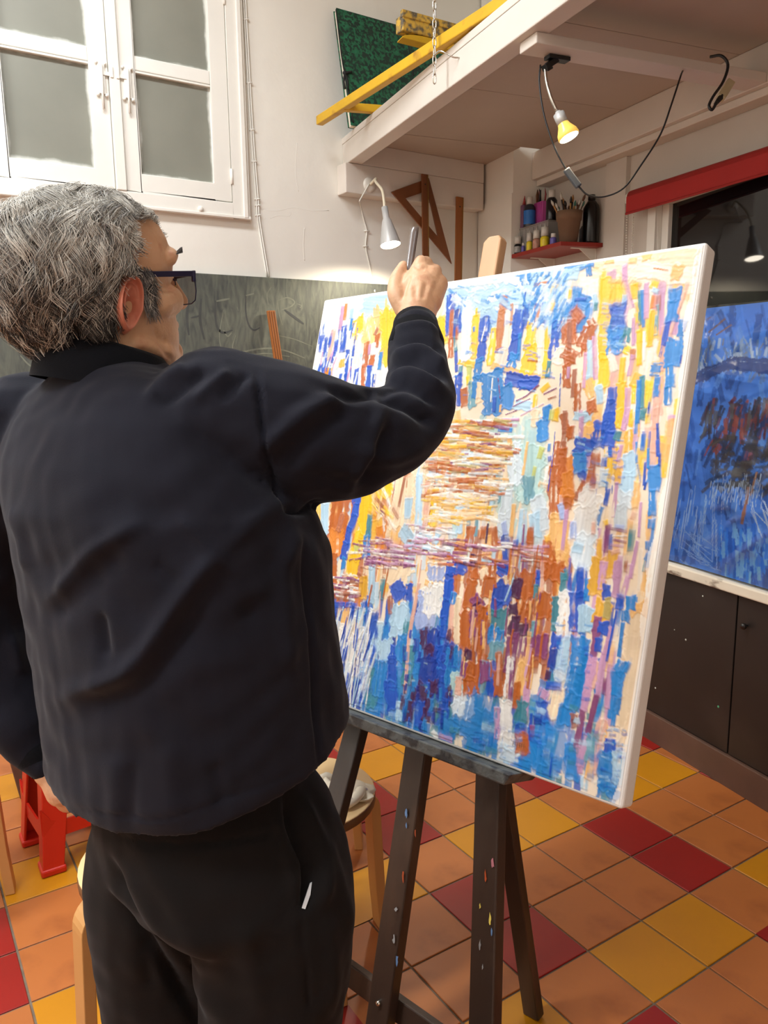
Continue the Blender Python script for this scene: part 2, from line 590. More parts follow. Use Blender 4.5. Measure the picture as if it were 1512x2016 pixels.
# ---- blackboard
M_BOARD = bpy.data.materials.new('chalky_blackboard')
M_BOARD.use_nodes = True
nt = M_BOARD.node_tree; N, L = nt.nodes, nt.links
p = N['Principled BSDF']
tc = N.new('ShaderNodeTexCoord')
mp = N.new('ShaderNodeMapping'); mp.inputs['Rotation'].default_value = (0, 0.5, 0); mp.inputs['Scale'].default_value = (3.4, 1, 0.9)
L.new(tc.outputs['Object'], mp.inputs[0])
n1 = N.new('ShaderNodeTexNoise'); n1.inputs['Scale'].default_value = 7.5; n1.inputs['Detail'].default_value = 9; n1.inputs['Distortion'].default_value = 2.2
L.new(mp.outputs[0], n1.inputs['Vector'])
wv = N.new('ShaderNodeTexNoise'); wv.inputs['Scale'].default_value = 2.3; wv.inputs['Detail'].default_value = 5
L.new(tc.outputs['Object'], wv.inputs['Vector'])
sm = N.new('ShaderNodeMath'); sm.operation = 'MULTIPLY'; L.new(n1.outputs['Fac'], sm.inputs[0]); L.new(wv.outputs['Fac'], sm.inputs[1])
r1 = N.new('ShaderNodeValToRGB')
r1.color_ramp.elements[0].position = 0.12; r1.color_ramp.elements[0].color = srgb(66, 69, 67)
r1.color_ramp.elements[1].position = 0.46; r1.color_ramp.elements[1].color = srgb(116, 119, 104)
L.new(sm.outputs[0], r1.inputs[0]); L.new(r1.outputs[0], p.inputs['Base Color'])
p.inputs['Roughness'].default_value = 0.62
bb = thing('blackboard', 'long grey-green blackboard smeared with erased chalk on the back wall', 'blackboard', (-0.9, YB, 0.7))
MB().box(-2.9, 0.52, YB - 0.024, YB - 0.002, 0.70, 1.845).build('slate', M_BOARD, bb, 0.002)
M_CHALK = mat('faint_chalk', srgb(122, 125, 110), 0.9, 0.15, 30)
M_WIPED = mat('wiped_slate', srgb(70, 72, 70), 0.7, 0.1, 30)


def chalk(pts, w, m):
    c = bez([(x, YB - 0.0245, z) for x, z in pts], 24)
    vs, fs = [], []
    for i, q in enumerate(c):
        d = c[min(i + 1, len(c) - 1)] - c[max(i - 1, 0)]
        nrm = np.array([-d[2], 0, d[0]]); nrm /= np.linalg.norm(nrm) + 1e-9
        k = w * (0.55 + 0.45 * math.sin(math.pi * (i + 0.5) / len(c)))
        vs += [q + nrm * k, q - nrm * k]
    fs = [(2 * i, 2 * i + 1, 2 * i + 3, 2 * i + 2) for i in range(len(c) - 1)]
    MB().add(vs, fs).build('chalk_mark', m, bb)


def bpt(px, py):
    d = FWD + RIGHT * (px - 756) / FPX + DOWN * (py - 1008) / FPX
    k = (YB - 0.0245 - CAM[1]) / d[1]
    q = CAM + k * d
    return (q[0], q[2])


for pts, w, m in (
        ([(396, 588), (394, 630), (402, 668)], .006, M_WIPED), ([(392, 622), (376, 626)], .004, M_WIPED), ([(372, 590), (368, 625), (372, 660)], .006, M_WIPED),
        ([(424, 592), (424, 620), (428, 645), (440, 655), (458, 650)], .005, M_WIPED), ([(426, 593), (452, 588)], .004, M_CHALK),
        ([(484, 582), (484, 615), (490, 640), (500, 650), (512, 645)], .004, M_WIPED), ([(484, 582), (500, 578)], .003, M_CHALK),
        ([(528, 600), (526, 580), (534, 565)], .003, M_CHALK),
        ([(546, 592), (550, 620), (556, 640)], .003, M_CHALK), ([(546, 592), (566, 586), (580, 594), (572, 604), (554, 610)], .003, M_CHALK), ([(560, 610), (580, 625), (598, 638)], .006, M_WIPED),
        ([(464, 660), (458, 685), (470, 700)], .002, M_CHALK), ([(440, 650), (448, 662), (456, 655)], .003, M_CHALK),
        ([(430, 708), (470, 695), (520, 686), (560, 690), (600, 705)], .004, M_CHALK), ([(425, 716), (470, 704), (520, 696), (570, 702)], .003, M_CHALK), ([(545, 660), (580, 668), (615, 682)], .002, M_CHALK),
        ([(440, 610), (432, 660), (436, 690)], .002, M_CHALK), ([(40, 700), (60, 720), (90, 730)], .003, M_CHALK), ([(20, 680), (50, 700), (70, 690)], .002, M_CHALK), ([(2, 782), (8, 775), (12, 785), (6, 794)], .002, M_CHALK),
        ([(585, 598), (594, 602), (590, 606)], .0015, M_CHALK), ([(467, 604), (469, 612)], .0015, M_CHALK)):
    chalk([bpt(*q) for q in pts], w, m)

# ---- baseboard, cabinets, sill on the right
struct(MB().wbox(-2.2, 1.64, 0.0, 0.035, -0.003, 0.112).build('baseboard_right', M_PLINTH, None, 0.003), 'brown painted plinth along the black cabinets', 'baseboard')
M_SPLAT = mat('old_paint_spot', srgb(190, 195, 185), 0.6, 0.2, 40)
M_SPLATG = mat('green_paint_spot', srgb(70, 150, 110), 0.6, 0.2, 40)
M_KNOB = mat('black_knob', srgb(24, 22, 21), 0.35, 0.1, 10)
units = [(-1.20, -0.27), (-0.27, 0.655), (0.655, 1.585)]
clabels = ['black cupboard below the wrapped blue painting, nearest to the camera', 'black cupboard with a round knob below the wrapped blue painting', 'black cupboard below the sill, hidden behind the easel canvas']
for (s0, s1), lab in zip(units, clabels):
    c = thing('cupboard', lab, 'cupboard', W((s0 + s1) / 2, 0.1, 0.112), 'black cupboards along the right wall')
    MB().wbox(s0 + 0.001, s1 - 0.001, 0.030, TW - 0.002, 0.112, 0.690).build('carcass', M_CAB, c)
    sm_ = (s0 + s1) / 2
    for a, b, kn in ((s0 + 0.003, sm_ - 0.003, sm_ - 0.045), (sm_ + 0.003, s1 - 0.003, None)):
        d = MB().wbox(a, b, 0.012, 0.030, 0.115, 0.686).build('door', M_CAB, c, 0.002)
        if kn is not None:
            o = W(kn, 0.012, 0.592)
            MB().lathe([(0.004, 0), (0.004, 0.008), (0.0105, 0.012), (0.0115, 0.018), (0.008, 0.024), (0.0, 0.025)], o, -ED, 14).build('knob', M_KNOB, d)
        for q in range(5):
            s_, z_ = RNG.uniform(a + .03, b - .03), RNG.uniform(0.16, 0.66)
            r = RNG.uniform(0.002, 0.005)
            MB().lathe([(r, 0), (r * .7, 0.0012), (0, 0.0014)], W(s_, 0.012, z_), -ED, 7).build('paint_spot', M_SPLATG if q == 0 else M_SPLAT, d)
sill = MB().wbox(-1.9, 1.64, -0.012, TW + 0.02, 0.691, 0.727).build('window_sill', M_SILL, None, 0.005)
struct(sill, 'worn white sill board under the dark window', 'sill')

# ---- dark window with red roller blind
w2 = thing('window_2', 'dark night window behind the red blind reflecting the lamp', 'window', W(0.3, TW, Z_WIN0))
w2['kind'] = 'structure'
f2 = MB()
f2.wbox(0.885, 0.932, TW - 0.012, TW + 0.12, 0.727, 2.12)
f2.wbox(-1.9, 0.885, TW - 0.012, TW + 0.12, 0.727, 0.775).wbox(-1.9, 0.885, TW - 0.012, TW + 0.12, 2.07, 2.12)
f2.wbox(-1.9, -1.85, TW - 0.012, TW + 0.12, 0.727, 2.12)
f2.build('window_frame', M_WOODWHITE, w2, 0.003)
f3 = MB().wbox(0.848, 0.885, TW + 0.02, TW + 0.09, 0.775, 2.07).build('sash_stile', M_WOODWHITE, w2, 0.003)
M_GLASS = bpy.data.materials.new('night_window_glass')
M_GLASS.use_nodes = True
nt = M_GLASS.node_tree; N, L = nt.nodes, nt.links
p = N['Principled BSDF']
p.inputs['Base Color'].default_value = (0.006, 0.006, 0.007, 1)
p.inputs['Roughness'].default_value = 0.03
p.inputs['IOR'].default_value = 1.5
p.inputs['Specular IOR Level'].default_value = 0.5
nzg = N.new('ShaderNodeTexNoise'); nzg.inputs['Scale'].default_value = 2.0
rg_ = N.new('ShaderNodeMapRange'); rg_.inputs['To Min'].default_value = 0.015; rg_.inputs['To Max'].default_value = 0.05
L.new(nzg.outputs['Fac'], rg_.inputs['Value']); L.new(rg_.outputs[0], p.inputs['Roughness'])
GLASS_ROT = math.radians(5.0)
c0 = W(0.855, TW + 0.04, 0)
gd = WD * math.cos(GLASS_ROT) + ED * math.sin(GLASS_ROT)
ge = ED * math.cos(GLASS_ROT) - WD * math.sin(GLASS_ROT)
g0, g1 = c0, c0 - gd * 0.74
MB().hexa([g0 + ZU * .77, g0 + ge * .006 + ZU * .77, g1 + ge * .006 + ZU * .77, g1 + ZU * .77,
           g0 + ZU * 2.08, g0 + ge * .006 + ZU * 2.08, g1 + ge * .006 + ZU * 2.08, g1 + ZU * 2.08]).build('pane', M_GLASS, w2)
MB().wbox(-1.86, 0.118, TW + 0.060, TW + 0.066, 0.77, 2.08).build('pane', M_GLASS, w2)
MB().wbox(0.085, 0.135, TW + 0.03, TW + 0.10, 0.775, 2.07).build('mullion', M_WOODWHITE, w2, 0.003)

bl = thing('roller_blind', 'red roller blind rolled up at the top of the dark window', 'blind', W(0.4, TW, 2.05))
r0, r1_ = 0.985, -1.85
MB().tube([W(r0, TW - 0.045, 2.112), W(r1_, TW - 0.045, 2.112)], 0.030, 18).build('cloth_roll', M_REDCLOTH, bl)
MB().wbox(r1_, r0 - 0.001, TW - 0.077, TW - 0.074, 2.050, 2.114).build('blind_cloth', M_REDCLOTH, bl)
MB().tube([W(r1_, TW - 0.0755, 2.050), W(r0 - .001, TW - 0.0755, 2.050)], 0.005, 8).build('hem_bar', M_REDCLOTH, bl)
MB().tube([W(r0 + 0.001, TW - 0.045, 2.112), W(r0 + 0.022, TW - 0.045, 2.112)], 0.024, 16).wbox(r0 + 0.004, r0 + 0.02, TW - 0.045, TW, 2.10, 2.13).build('bracket', M_WHITEPL, bl)
ch = MB()
for dt in (-0.062, -0.030):
    for k in range(60):
        z = 2.10 - k * 0.010
        ch.ball(W(r0 + 0.012, TW + dt * (1 - .004 * k), z), 0.0032, 4)
tag(ch.build('bead_chain', M_WHITEPL, bl), kind='stuff')

# ================================================================== measuring helpers
def ray(px, py):
    return FWD + RIGHT * (px - 756) / FPX + DOWN * (py - 1008) / FPX


def hit_y(px, py, y):
    d = ray(px, py)
    return CAM + (y - CAM[1]) / d[1] * d


def hit_z(px, py, z):
    d = ray(px, py)
    return CAM + (z - CAM[2]) / d[2] * d


def hit_pl(px, py, o, n):
    d = ray(px, py)
    return CAM + ((o - CAM) @ n) / (d @ n) * d


def hit_t(px, py, t):
    return hit_pl(px, py, B0 + t * ED, ED)


def s_back(t, y=YB):
    return (y + 0.091 + 0.18224 * t) / 0.98325


# ================================================================== loft
loft = thing('loft_platform', 'white painted wooden loft platform above the easel', 'loft', W(0.5, -0.3, 2.35))
NEAR = -3.2


def wprism(s0, t0, t1, z0, z1, y_end, name, m, bevel=0.002, parent=loft):
    poly = [W(s0, t0, z0), W(s0, t1, z0), W(s_back(t1, y_end), t1, z0), W(s_back(t0, y_end), t0, z0)]
    return MB().prism(poly, (0, 0, z1 - z0)).build(name, m, parent, bevel)


wprism(NEAR, -0.778, -0.709, 2.35, 2.442, YB, 'edge_beam', M_LOFT, 0.004)
wprism(NEAR, -0.779, -0.700, 2.442, 2.468, YB, 'edge_board', M_LOFT, 0.002)
ss = [-3.2, -2.2, -1.3, -0.74, -0.16, 0.42, 1.0, 1.585]
for a, b in zip(ss, ss[1:]):
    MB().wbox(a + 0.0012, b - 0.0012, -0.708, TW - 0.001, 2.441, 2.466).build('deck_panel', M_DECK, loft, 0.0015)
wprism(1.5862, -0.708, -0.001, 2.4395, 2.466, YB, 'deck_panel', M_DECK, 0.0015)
MB().hexa([(0.095, 1.772, 2.222), (0.885, 1.772, 2.222), (0.885, YB, 2.222), (0.095, YB, 2.222),
           (0.095, 1.772, 2.349), (0.885, 1.772, 2.349), (0.885, YB, 2.349), (0.095, YB, 2.349)]).build('wall_ledger', M_LOFT, loft, 0.004)
MB().box(0.176, 0.885, 1.772, YB, 2.3492, 2.4392).build('wall_ledger_top', M_LOFT, loft, 0.002)
MB().wbox(0.301, 0.388, -0.752, 0.099, 2.320, 2.3495).build('cross_plank', M_LOFT, loft, 0.003)
MB().wbox(NEAR, 1.643, 0.100, TW - 0.001, 2.318, 2.4405).build('side_ledger', M_LOFT, loft, 0.003)
MB().wbox(NEAR, 1.643, 0.125, TW - 0.001, 2.292, 2.318).build('side_moulding', M_LOFT, loft, 0.003)
M_MARK = mat('pencil_mark', srgb(120, 100, 80), 0.8, 0.1, 20)

# chain hooked on the loft edge
chn = thing('hanging_chain', 'thin metal chain hanging down in front of the loft edge', 'chain', W(0.775, -0.832, 2.37))
clk = MB()
for k in range(46):
    z = 2.372 + k * 0.027
    ax = WD if k % 2 else ED
    c = W(0.775, -0.832, z)
    clk.tube([c + ax * 0.006 * math.sin(a) + ZU * 0.017 * math.cos(a) for a in np.linspace(0, 2 * math.pi, 11)], 0.0021, 5, caps=False)
tag(clk.build('chain_links', M_CHROME, chn), kind='stuff')
MB().tube(bez([W(0.775, -0.834, 2.440), W(0.75, -0.828, 2.446), W(0.73, -0.815, 2.435), W(0.715, -0.795, 2.420), W(0.705, -0.7785, 2.417)], 16), 0.0025, 6).build('hook', M_CHROME, chn)

# green portfolio leaning on the loft against the wall
M_MARBLE = mat('green_marbled_board', srgb(26, 96, 66), 0.5, 0.35, 30, second=srgb(20, 46, 38), mix_scale=70, mix_pos=(0.46, 0.54))
pf = thing('art_portfolio', 'green marbled drawing portfolio with black ribbon ties standing on the loft', 'portfolio', (0.3, 1.7, 2.467))
TLp, BLp = hit_y(657, 22, 1.815), hit_y(686, 252, 1.70)
BLp[2] = 2.469
BRp = BLp + np.array([0.60, 0, 0]); TRp = TLp + np.array([0.62, 0, -0.004])
nrm = np.cross(BRp - BLp, TLp - BLp); nrm /= np.linalg.norm(nrm)
if nrm[1] > 0: nrm = -nrm
for off, m, nm in ((0.0, M_MARBLE, 'cover'), (0.026, M_MARBLE, 'cover')):
    MB().prism([p_ + nrm * off * 0.9 for p_ in (BLp, BRp, TRp, TLp)], -nrm * 0.004).build(nm, m, pf)
MB().prism([p_ + nrm * 0.019 + (np.array([0.004, 0, 0.0])) for p_ in (BLp, BRp - np.array([.02, 0, 0]), TRp - np.array([.02, 0, 0.006]), TLp - np.array([0, 0, 0.006]))], -nrm * 0.018).build('paper_stack', mat('portfolio_paper', srgb(226, 216, 196), 0.8, 0.05, 20), pf)
M_RIB = mat('black_ribbon', srgb(18, 18, 18), 0.7, 0.1, 30)
fr_ = lambda k, dx=0.0: BLp + (TLp - BLp) * k + nrm * 0.026 + np.array([dx, 0, 0])
MB().tube(bez([fr_(0.98, -.004), fr_(0.6, -.006), fr_(0.44, -0.002)], 12), 0.003, 5).build('ribbon', M_RIB, pf)
MB().tube(bez([fr_(0.44, 0), fr_(0.30, 0.003), fr_(0.02, 0.01)], 12), 0.003, 5).build('ribbon', M_RIB, pf)
MB().ball(fr_(0.44), 0.010, 6).tube([fr_(0.44), fr_(0.36, -0.012), fr_(0.30, -0.010)], 0.005, 6).tube([fr_(0.44), fr_(0.37, 0.008), fr_(0.30, 0.004)], 0.005, 6).tube([fr_(0.44), fr_(0.46, 0.035)], 0.006, 6).build('ribbon_bow', M_RIB, pf)
MB().tube([hit_y(800, 66, 1.77) + nrm * .0, hit_y(815, 150, 1.70)], 0.003, 5).build('ribbon', M_RIB, pf)

# yellow easel lying on the loft
ye = thing('yellow_easel', 'yellow painted wooden easel lying on the loft edge', 'easel', W(0.9, -0.75, 2.468))
MB().bar(W(1.70, -0.925, 2.4905), W(-0.2, -0.655, 2.4905), 0.032, 0.036).build('leg', M_YELLOWWOOD, ye, 0.004)
MB().bar(W(1.48, -0.895, 2.485), W(1.40, -0.30, 2.485), 0.03, 0.03).build('crossbar', M_YELLOWWOOD, ye, 0.003)
MB().bar(W(1.10, -0.30, 2.49), W(-0.2, -0.60, 2.49), 0.040, 0.044).build('leg', M_YELLOWWOOD, ye, 0.004)
ta, tb = hit_y(786, 48, 1.25), None
tray_d = ED * 0.985 + WD * 0.17
tb = ta + tray_d * 0.42
MB().bar(ta, tb, 0.05, 0.055).build('tray', M_YSPLAT, ye, 0.004)
MB().bar(ta + ZU * 0.030 - WD * 0.02, tb + ZU * 0.030 - WD * 0.02, 0.018, 0.026).build('tray_lip', M_YSPLAT, ye, 0.003)
q0, q1 = ta - ZU * 0.030, tb - ZU * 0.030
tl = [q0 + WD * 0, q0 + ZU * 0.000]
arc = [q0 + tray_d * 0.12 * (1 - math.cos(a)) + ZU * (-0.024 + 0.024 * math.sin(a)) for a in np.linspace(0, math.pi / 2, 7)]
MB().prism([a_ - WD * 0.025 for a_ in arc] + [q1 - WD * 0.025, q1 - ZU * 0.024 - WD * 0.025], WD * 0.05).build('tray_support', M_YELLOWWOOD, ye, 0.002)
MB().bar(W(1.28, -0.52, 2.478), ta + tray_d * 0.30 - ZU * 0.03, 0.035, 0.035, up=WD).build('post', M_YELLOWWOOD, ye, 0.003)

# ================================================================== clamp lamp under the loft
cl = thing('clamp_lamp', 'chrome gooseneck lamp with lit bulb clamped under the loft plank', 'lamp', W(0.345, -0.66, 2.319))
cpos = hit_z(1088, 110, 2.319)
D0 = (cpos - CAM) @ FWD
MB().bar(cpos - ED * 0.020 + ZU * -0.006, cpos + ED * 0.052 + ZU * -0.006, 0.030, 0.011).bar(cpos + ED * 0.012 + ZU * -0.010, cpos - ED * 0.028 - ZU * 0.036, 0.024, 0.016).tube([cpos - ED * 0.018 - ZU * 0.018, cpos - ED * 0.006 - ZU * 0.038], 0.009, 10).build('clamp', M_BLACK, cl, 0.002)
gp = [at(1073, 128, D0), at(1076, 160, D0), at(1084, 190, D0), at(1096, 218, D0 + 0.005)]
MB().tube(bez(gp, 20), 0.0048, 10).build('gooseneck', M_CHROME, cl)
b0_, b1_ = at(1098, 220, D0 + 0.005), at(1120, 275, D0 + 0.010)
ax = (b1_ - b0_); Lb = np.linalg.norm(ax); ax /= Lb
ax = ax - FWD * 0.10; ax /= np.linalg.norm(ax)
MB().lathe([(0.0, 0), (0.008, 0), (0.008, 0.006), (0.0165, 0.007), (0.0165, 0.038), (0.0, 0.039)], b0_, ax, 20).build('socket', M_ALU, cl)
blb = MB().lathe([(0.0155, 0.038), (0.018, 0.046), (0.029, 0.066), (0.031, 0.078), (0.028, 0.0815)], b0_, ax, 24).build('bulb', M_BULBRIM, cl)
MB().lathe([(0.0278, 0.0815), (0.02, 0.083), (0.0, 0.0835)], b0_, ax, 24).build('bulb_face', M_BULB, blb)


def spot(name, loc, direction, power, angle, blend, radius, color, parent=None):
    d = bpy.data.lights.new(name, 'SPOT')
    d.energy = power; d.spot_size = math.radians(angle); d.spot_blend = blend; d.shadow_soft_size = radius; d.color = color
    o = bpy.data.objects.new(name, d)
    o.location = tuple(float(c) for c in loc)
    o.rotation_euler = Vector([float(c) for c in direction]).to_track_quat('-Z', 'Y').to_euler()
    COL.objects.link(o)
    return o


spot('clamp_lamp_beam', b0_ + ax * 0.088, ax, 14, 100, 0.6, 0.025, (1.0, 0.82, 0.58))
crd = [at(1064, 128, D0), at(1062, 165, D0), at(1072, 230, D0), at(1094, 295, D0), at(1116, 336, D0)]
MB().tube(bez(crd, 30), 0.0026, 6).build('cord', M_BLACK, cl)
sw0, sw1 = at(1114, 333, D0), at(1140, 368, D0)
MB().bar(sw0, sw1, 0.020, 0.014, up=-FWD).build('cord_switch', mat('grey_plastic', srgb(70, 72, 74), 0.4, 0.1, 10), cl, 0.004)
crd2 = [at(1140, 368, D0), at(1158, 384, D0), at(1190, 387, D0), at(1228, 370, D0), at(1262, 325, D0), at(1300, 265, D0), at(1322, 205, D0), at(1340, 150, D0 + 0.02)]
crd2.append(hit_z(1344, 140, 2.3195))
MB().tube(bez(crd2, 50), 0.0026, 6).build('cord', M_BLACK, cl)

ec = thing('extension_lead', 'black power cable with plug dangling from the loft plank', 'cable', hit_z(1400, 105, 2.32))
De = 2.16
e0_ = hit_z(1398, 112, 2.3185)
De = (e0_ - CAM) @ FWD
MB().tube(bez([e0_, at(1420, 110, De - .02), at(1433, 128, De - .02), at(1424, 160, De - .02), at(1404, 190, De - .02), at(1396, 208, De - .02), at(1402, 216, De - .02), at(1412, 200, De - .01)], 40), 0.0042, 8).build('cord', M_BLACK, ec)
MB().tube([at(1408, 206, De - .01), at(1420, 190, De)], [0.005, 0.009], 8).build('plug', M_BLACK, ec)
MB().bar(at(1418, 194, De), at(1438, 162, De + .03), 0.024, 0.020, up=-FWD).build('socket_block', mat('yellowed_plastic', srgb(190, 176, 140), 0.5, 0.1, 20), ec, 0.003)

# ================================================================== wall lamp on the ledger
YL = 1.772
wl = thing('wall_lamp', 'silver cone wall lamp on a white gooseneck below the loft, switched on', 'lamp', hit_y(728, 365, YL))
bc = hit_y(727, 364, YL)
MB().lathe([(0.0, 0.012), (0.012, 0.012), (0.024, 0.010), (0.030, 0.006), (0.032, 0.0)], bc, (0, -1, 0), 24).build('wall_plate', M_WHITEPL, wl)
LY = 1.600
neck_top, rim_c = hit_y(757, 408, LY), hit_y(769, 483, LY - 0.045)
gpts = [bc + np.array([0, -0.010, 0]), bc + np.array([0.004, -0.05, 0.016]), hit_y(740, 358, 1.70), hit_y(752, 374, 1.64), hit_y(756, 395, 1.61), neck_top]
MB().tube(bez(gpts, 36), 0.0062, 10).build('gooseneck', mat('cream_gooseneck', srgb(222, 210, 184), 0.4, 0.03, 10), wl)
la = rim_c - neck_top; ll = np.linalg.norm(la); la /= ll
MB().lathe([(0.0, 0.0), (0.014, 0.0), (0.0145, 0.05), (0.021, 0.062), (0.046, ll - 0.004), (0.0465, ll), (0.044, ll - 0.002), (0.02, 0.07)], neck_top, la, 28).build('lamp_shade', M_ALU, wl)
MB().lathe([(0.0435, ll - 0.005), (0.03, ll - 0.003), (0.0, ll - 0.002)], neck_top, la, 28).build('bulb', M_BULB2, wl)
spot('wall_lamp_beam', rim_c + la * 0.006, la + np.array([0, .42, 0]), 26, 155, 0.5, 0.04, (1.0, 0.88, 0.70))
wc = [bc + np.array([-0.01, -0.014, 0.0]), hit_y(712, 388, YL - .004), hit_y(708, 396, YL - .004), hit_y(709, 402, YB - 0.004), hit_y(716, 432, YB - 0.004), hit_y(722, 455, YB - 0.004), hit_y(720, 485, YB - 0.004), hit_y(726, 515, YB - 0.004), hit_y(735, 556, YB - 0.004), hit_y(738, 575, YB - 0.028)]
MB().tube(bez(wc, 60), 0.0032, 6).build('cord', M_WHITEPL, wl)
for q in (6, 5):
    MB().tube([wc[q] + np.array([-.014, 0, 0]), wc[q] + np.array([.012, -0.004, 0])], 0.003, 6).build('cable_clip', M_WHITEPL, wl)

# ================================================================== drawing tools on the wall
YS = 1.765
sq = [(769, 378), (843, 351), (888, 520)]
sqi = [(797, 391), (840, 376), (861, 467)]
so = [hit_y(x, y, YS) for x, y in sq]; si = [hit_y(x, y, YS) for x, y in sqi]
mb = MB()
th = np.array([0, -0.007, 0])
vs = so + si + [p_ + th for p_ in so + si]
fs = []
for i in range(3):
    j = (i + 1) % 3
    fs += [(i, j, 3 + j, 3 + i), (6 + i, 9 + i, 9 + j, 6 + j), (i, 6 + i, 6 + j, j), (3 + i, 3 + j, 9 + j, 9 + i)]
sqo = tag(mb.add(vs, fs).build('set_square', M_SQUARE, None, 0.001), 'large wooden set square hanging on the ledger under the loft', 'set square')


def ruler(top, bot_x, w, ytop, zbot, label, m, holes=True):
    a = hit_y(*top, ytop)
    b = hit_y(*bot_x, ytop)
    d = (b - a); d /= np.linalg.norm(d)
    b = a + d * ((a[2] - zbot) / -d[2])
    r = thing('wooden_ruler', label, 'ruler', b, 'wooden rulers on the wall')
    MB().bar(a, b, w, 0.008, up=(0, -1, 0)).build('rule', m, r, 0.001)
    if holes:
        MB().lathe([(0.004, 0), (0.0, 0.0008)], a + d * 0.045 + np.array([0, -0.0042, 0]), (0, -1, 0), 8).build('nail_hole', M_BLACK, r)
        MB().bar(a + np.array([w * .42, -0.005, 0]) + d * .002, b + np.array([w * .42, -0.005, 0]), 0.003, 0.003, up=(0, -1, 0)).build('edge_strip', mat('brass_strip', srgb(150, 120, 60), 0.4, 0.2, 20, metal=0.6), r)
    return r


ruler((836, 343), (838, 515), 0.036, 1.748, 1.50, 'dark wooden ruler hanging in front of the set square', M_SQUARE)
ruler((905, 388), (902, 550), 0.043, 1.764, 1.40, 'light brown wooden ruler hanging right of the set square', M_RULER)

# ================================================================== corner shelf and what stands on it
sh = thing('corner_shelf', 'small red shelf on white brackets in the wall corner', 'shelf', W(1.44, 0.2, 1.96))
MB().prism([W(1.246, -.004, 1.96), W(1.642, -.004, 1.96), W(1.642, TW - .001, 1.96), W(1.222, TW - .001, 1.96)], ZU * .018).build('board', M_REDSHELF, sh, 0.002)
for s_ in (1.272, 1.590):
    MB().wbox(s_ - 0.007, s_ + 0.007, TW - 0.004, TW - 0.0005, 1.880, 1.9598).wbox(s_ - 0.007, s_ + 0.007, TW - 0.13, TW - 0.004, 1.9565, 1.9598).prism([W(s_ - 0.002, TW - 0.004, 1.90), W(s_ - 0.002, TW - 0.004, 1.957), W(s_ - 0.002, TW - 0.09, 1.957)], WD * 0.004).build('bracket', M_WHITEPL, sh)
ZS = 1.9782


def shelf_s(px, t):
    lo, hi = 1.0, 1.9
    for _ in range(40):
        m_ = (lo + hi) / 2
        if project(W(m_, t, ZS))[0] > px: lo = m_
        else: hi = m_
    return (lo + hi) / 2


def bottle(px, t, r, h, body, cap, label, cap_r=0.75, cap_h=0.34, nozzle=False, z=ZS, band=None):
    o = W(shelf_s(px, t), t, z)
    b = thing('paint_bottle', label, 'bottle', o, 'paint and ink bottles on the corner shelf')
    hb = h * (1 - cap_h)
    MB().lathe([(0, 0), (r * .96, 0), (r, r * .15), (r, hb * .86), (r * .7, hb * .97), (r * .5, hb), (0, hb)], o, ZU, 16).build('body', body, b)
    MB().lathe([(0, hb), (r * cap_r, hb), (r * cap_r * .93, h), (0, h)], o + ZU * 1e-4, ZU, 14).build('cap', cap, b)
    if nozzle:
        MB().lathe([(r * .16, h), (r * .1, h + 0.012), (0, h + 0.012)], o, ZU, 8).build('nozzle', cap, b)
    if band is not None:
        MB().lathe([(r * 1.015, hb * .12), (r * 1.015, hb * .72)], o, ZU, 16).build('label_band', band, b)
    return b


M_CAPW = mat('white_cap', srgb(206, 200, 190), 0.5, 0.03, 20)
M_INKD = mat('dark_ink', srgb(24, 24, 30), 0.15, 0.1, 10)
M_LBLW = mat('grey_label', srgb(150, 145, 140), 0.6, 0.4, 60)
M_LBLY = mat('yellow_label', srgb(214, 190, 30), 0.5, 0.05, 20)
M_LBLB = mat('blue_label', srgb(40, 110, 190), 0.5, 0.08, 20)
M_LBLP = mat('purple_label', srgb(90, 80, 150), 0.5, 0.3, 50)
M_LBLR = mat('rust_label', srgb(170, 120, 100), 0.5, 0.4, 50)
bottle(1019, 0.016, 0.0165, 0.078, M_INKD, M_CAPW, 'dark bottle with white nozzle cap, leftmost on the shelf edge', 0.95, .42, True, band=M_LBLW)
bottle(1030, 0.014, 0.009, 0.042, M_LBLP, M_CAPW, 'tiny purple paint pot between taller bottles on the shelf edge', 0.7, .3, band=M_LBLP)
bottle(1042, 0.016, 0.0135, 0.078, M_LBLY, M_CAPW, 'narrow yellow paint bottle with white cap on the shelf edge', 0.98, .46, True, band=M_LBLY)
bottle(1056, 0.016, 0.0165, 0.080, M_LBLR, M_CAPW, 'rust labelled paint bottle between the two yellow ones', 0.98, .44, True, band=M_LBLR)
bottle(1072, 0.017, 0.019, 0.084, M_LBLY, M_CAPW, 'large yellow paint bottle with white cap beside the clay pot', 0.9, .46, True, band=M_LBLY)
bottle(1089, 0.016, 0.0145, 0.046, M_LBLP, M_CAPW, 'short blue labelled paint pot in front of the clay pot', 0.75, .35, band=M_LBLP)

